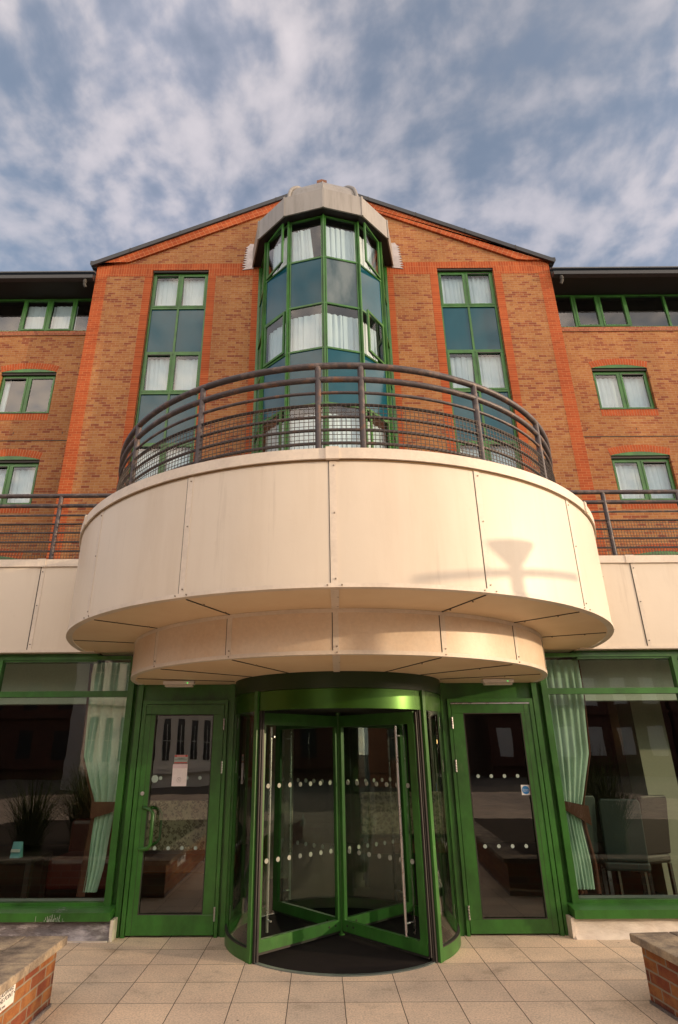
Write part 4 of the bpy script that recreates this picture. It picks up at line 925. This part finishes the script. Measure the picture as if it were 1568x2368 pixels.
# ------------------------------------------------------------------ planters
def planter(s):
    rz=0 if s<0 else R(5.0)
    pvt=(s*2.10,5.07,0)
    e=empty('brick_planter',(0,0,0),'low brick planter with stone coping at the bottom %s corner%s'%('left' if s<0 else 'right',' carrying a white sign' if s<0 else ''),'planter','brick planters flanking the entrance')
    e.location=pvt
    def Lc(x,y,z): return (s*x,y,z)
    def bx(mb,x0,x1,y0,y1,z0,z1): 
        a,b=sorted((s*x0,s*x1)); mb.box(a,b,y0,y1,z0,z1)
    w_=MB(); bx(w_,0,.215,-5.5,0,0,.35); o=w_.build('side_wall',m_planter,e,origin=(0,0,0)); o.location=(0,0,0)
    w_=MB(); bx(w_,.2151,4.5,-.215,0,0,.35); o=w_.build('end_wall',m_planterx,e,origin=(0,0,0)); o.location=(0,0,0)
    for i in range(7):
        y1=.05-i*.60; y0=y1-.594 ; c=MB(); bx(c,-.05,.25,y0,y1,.345,.40); o=c.build('coping_stone',m_cope,e,origin=(0,0,0),bevel=.008); o.location=(0,0,0)
    for i in range(5):
        x0=.256+i*.6; c=MB(); bx(c,x0,x0+.594,-.25,.05,.345,.40); o=c.build('coping_stone',m_cope,e,origin=(0,0,0),bevel=.008); o.location=(0,0,0)
    c=MB(); bx(c,.215,4.5,-5.5,-.215,.0,.30); o=c.build('soil',m_soil,e,origin=(0,0,0)); o.location=(0,0,0)
    c=MB(); bx(c,-.012,-.001,-5.5,.0,0,.018); o=c.build('base_joint',m_lead,e,origin=(0,0,0)); o.location=(0,0,0)
    e.rotation_euler=(0,0,rz)
    return e
planter(-1); planter(1)
e=empty('glassware_sign',(-2.1,4.2,.22),'white sign asking for no glassware fixed to the left planter','sign')
MB().box(-2.0995,-2.094,3.97,4.448,.225,.338).build('sign_board',m_white,e)
RX=(R(90),0,R(90))
put_text('PLEASE NO GLASSWARE',.036,m_blackink,e,(-2.0932,4.425,.299),RX,'RIGHT')
put_text('BEYOND THIS POINT',.036,m_blackink,e,(-2.0932,4.425,.267),RX,'RIGHT')
put_text('thank you',.026,m_blackink,e,(-2.0932,4.34,.236),RX,'RIGHT')
MB().tube([(-2.094,4.438,.279),(-2.0915,4.438,.279)],.004,8).build('screw_head',m_rubber,e)
# grasses in the planters
def grass_clump(x,y,h,n,label,seed,mat,group='ornamental grasses in the planters',spread=.28):
    rnd=random.Random(seed); mb=MB()
    for _ in range(n):
        a=rnd.uniform(0,2*PI); r0=rnd.uniform(0,.08 if h<.5 else .2); l=h*rnd.uniform(.55,1.0); b=rnd.uniform(.1,1)*spread*1.6; wd=rnd.uniform(.002,.005)*(1 if h<.5 else 1.8)
        px_,py_=x+r0*math.cos(a),y+r0*math.sin(a); ca,sa=math.cos(a),math.sin(a); v=[]
        for k in range(5):
            q=k/4; ox=b*q*q; zz_=.30+l*(q-.18*q*q*b/spread); ww=wd*(1-q*.85)
            v+=[(px_+ca*ox-sa*ww,py_+sa*ox+ca*ww,zz_),(px_+ca*ox+sa*ww,py_+sa*ox-ca*ww,zz_)]
        mb.add(v,[(2*k,2*k+1,2*k+3,2*k+2) for k in range(4)])
    o=mb.build('grass_clump',mat,None,origin=(x,y,.3)); tag(o,label,'plant',group); return o
m_straw=plain('dry_grass',(.34,.25,.12),.8,0,.3,4,.2); m_leaf=plain('green_grass',(.09,.13,.03),.7,0,.3,4,.2)
grass_clump(-2.62,4.70,.10,26,'pale dry grass tuft behind the coping of the left planter',1,m_straw,spread=.10)
for q,(gx,gy,gh,mt,lb) in enumerate([(-3.3,3.9,1.15,m_straw,'tall straw coloured grass nearest the wall in the left planter'),(-3.75,3.5,1.35,m_leaf,'tall green grass behind the straw grass in the left planter'),(-4.3,4.1,1.25,m_leaf,'green grass at the far left of the left planter'),(-4.0,2.7,1.5,m_leaf,'tallest green grass near the viewer end of the left planter'),
    (3.4,3.8,1.3,m_leaf,'green grass nearest the wall in the right planter'),(3.95,4.0,1.45,m_leaf,'tall green grass at the far right of the right planter'),(4.2,3.0,1.6,m_leaf,'tallest green grass near the viewer end of the right planter')]):
    grass_clump(gx,gy,gh,420,lb,30+q,mt,spread=.5)

# ------------------------------------------------------------------ lamp post that shadows the canopy
ha=Vector((SUN.x,SUN.y,0)).normalized(); per=Vector((-ha.y,ha.x,0)); L_=6.2
c0=Vector((1.27,4.20,0))+ha*L_; zc=2.86+L_*math.tan(R(EL))
lp=empty('lamp_post',(c0.x,c0.y,0),'grey lamp post with crossbar and funnel head whose shadow falls on the canopy','lamp post')
m_post=plain('lamp_post_paint',(.10,.10,.11),.5)
MB().tube([(c0.x,c0.y,0),(c0.x,c0.y,zc+.08)],.05,14).build('pole',m_post,lp)
a=c0-per*.50+Vector((0,0,zc)); b=c0+per*.62+Vector((0,0,zc)); MB().beam(a,b,.05,.06).build('crossbar',m_post,lp)
MB().rev([(.05,zc+.05),(.075,zc+.08),(.17,zc+.22),(.17,zc+.24),(0,zc+.26)],(c0.x,c0.y),0,360,28).build('lamp_head',m_post,lp)

# ------------------------------------------------------------------ buildings across the street, seen only as reflections
def facade(x0,x1,y,h,mat,wmat,name,label,nx,nz,z0=1.2,ww=.9,wh=1.7,depth=8):
    e=empty(name,((x0+x1)/2,y,0),label,'building')
    MB().box(x0,x1,y-depth,y,0,h).build('wall',mat,e)
    for j in range(nz):
        zb=z0+j*3.0
        for i in range(nx):
            xc=x0+(x1-x0)*(i+.5)/nx; MB().box(xc-ww/2,xc+ww/2,y+.002,y+.02,zb,zb+wh).build('window',wmat,e) if depth>3 or j%2==0 else MB().prism([(xc-ww/2,zb),(xc+ww/2,zb),(xc+ww/2,zb+wh-.2)]+[(xc+ww/2*math.cos(PI*q/8),zb+wh-.2+ww/2*math.sin(PI*q/8)) for q in range(1,8)]+[(xc-ww/2,zb+wh-.2)],'y',y+.002,y+.02).build('window',wmat,e)
            if depth<3: MB().box(xc-.012,xc+.012,y+.02,y+.03,zb,zb+wh-.25).box(xc-ww/2,xc+ww/2,y+.02,y+.03,zb+wh*.45,zb+wh*.45+.03).build('glazing_bar',mat,e)
        MB().box(x0,x1,y+.002,y+.25,zb-.55,zb-.35).build('cornice',mat,e)
    MB().box(x0-.2,x1+.2,y-depth,y+.4,h,h+.3).build('roof',m_slate,e)
    return e
m_stucco=plain('white_stucco',(.9,.85,.75),.8,0,.08,1,.2); m_wdark=plain('dark_window',(.03,.04,.045),.15,0,.1)
fb=facade(-3.75,3.75,0,13,m_stucco,m_wdark,'stucco_building','white stucco building across the street',10,4,1.2,.36,1.9,2.0)
fb.location=(-8.0,-17.2,0); fb.rotation_euler=(0,0,-math.atan2(4.9,5.7))
m_brick2=brick('opposite_brick',[(0,(.20,.07,.045)),(1,(.13,.045,.03))],(.2,.15,.12),inner=.2)
facade(-5.5,9.0,-26,11.5,m_brick2,m_wdark,'brick_building','dark red brick building across the street',8,3)
facade(-34,-13.5,-27,12,m_brick2,m_wdark,'terrace_building','dark brick terrace farther along the street',9,3)
facade(10.5,22,-26,8,m_brick2,m_stucco,'corner_building','low brick building with pale windows across the street',6,2)
facade(22.3,37,-26,6.8,m_brick2,m_wdark,'long_building','long low brick building at the far right of the street',7,2)

sb=facade(-13,13,0,9,m_brick2,m_wdark,'side_building','dark brick building closing the left end of the street',9,3); sb.location=(-24,-6,0); sb.rotation_euler=(0,0,R(-90))
sb=facade(-13,13,0,4,m_brick2,m_wdark,'low_side_building','low brick building closing the right end of the street',9,1); sb.location=(30,-6,0); sb.rotation_euler=(0,0,R(90))
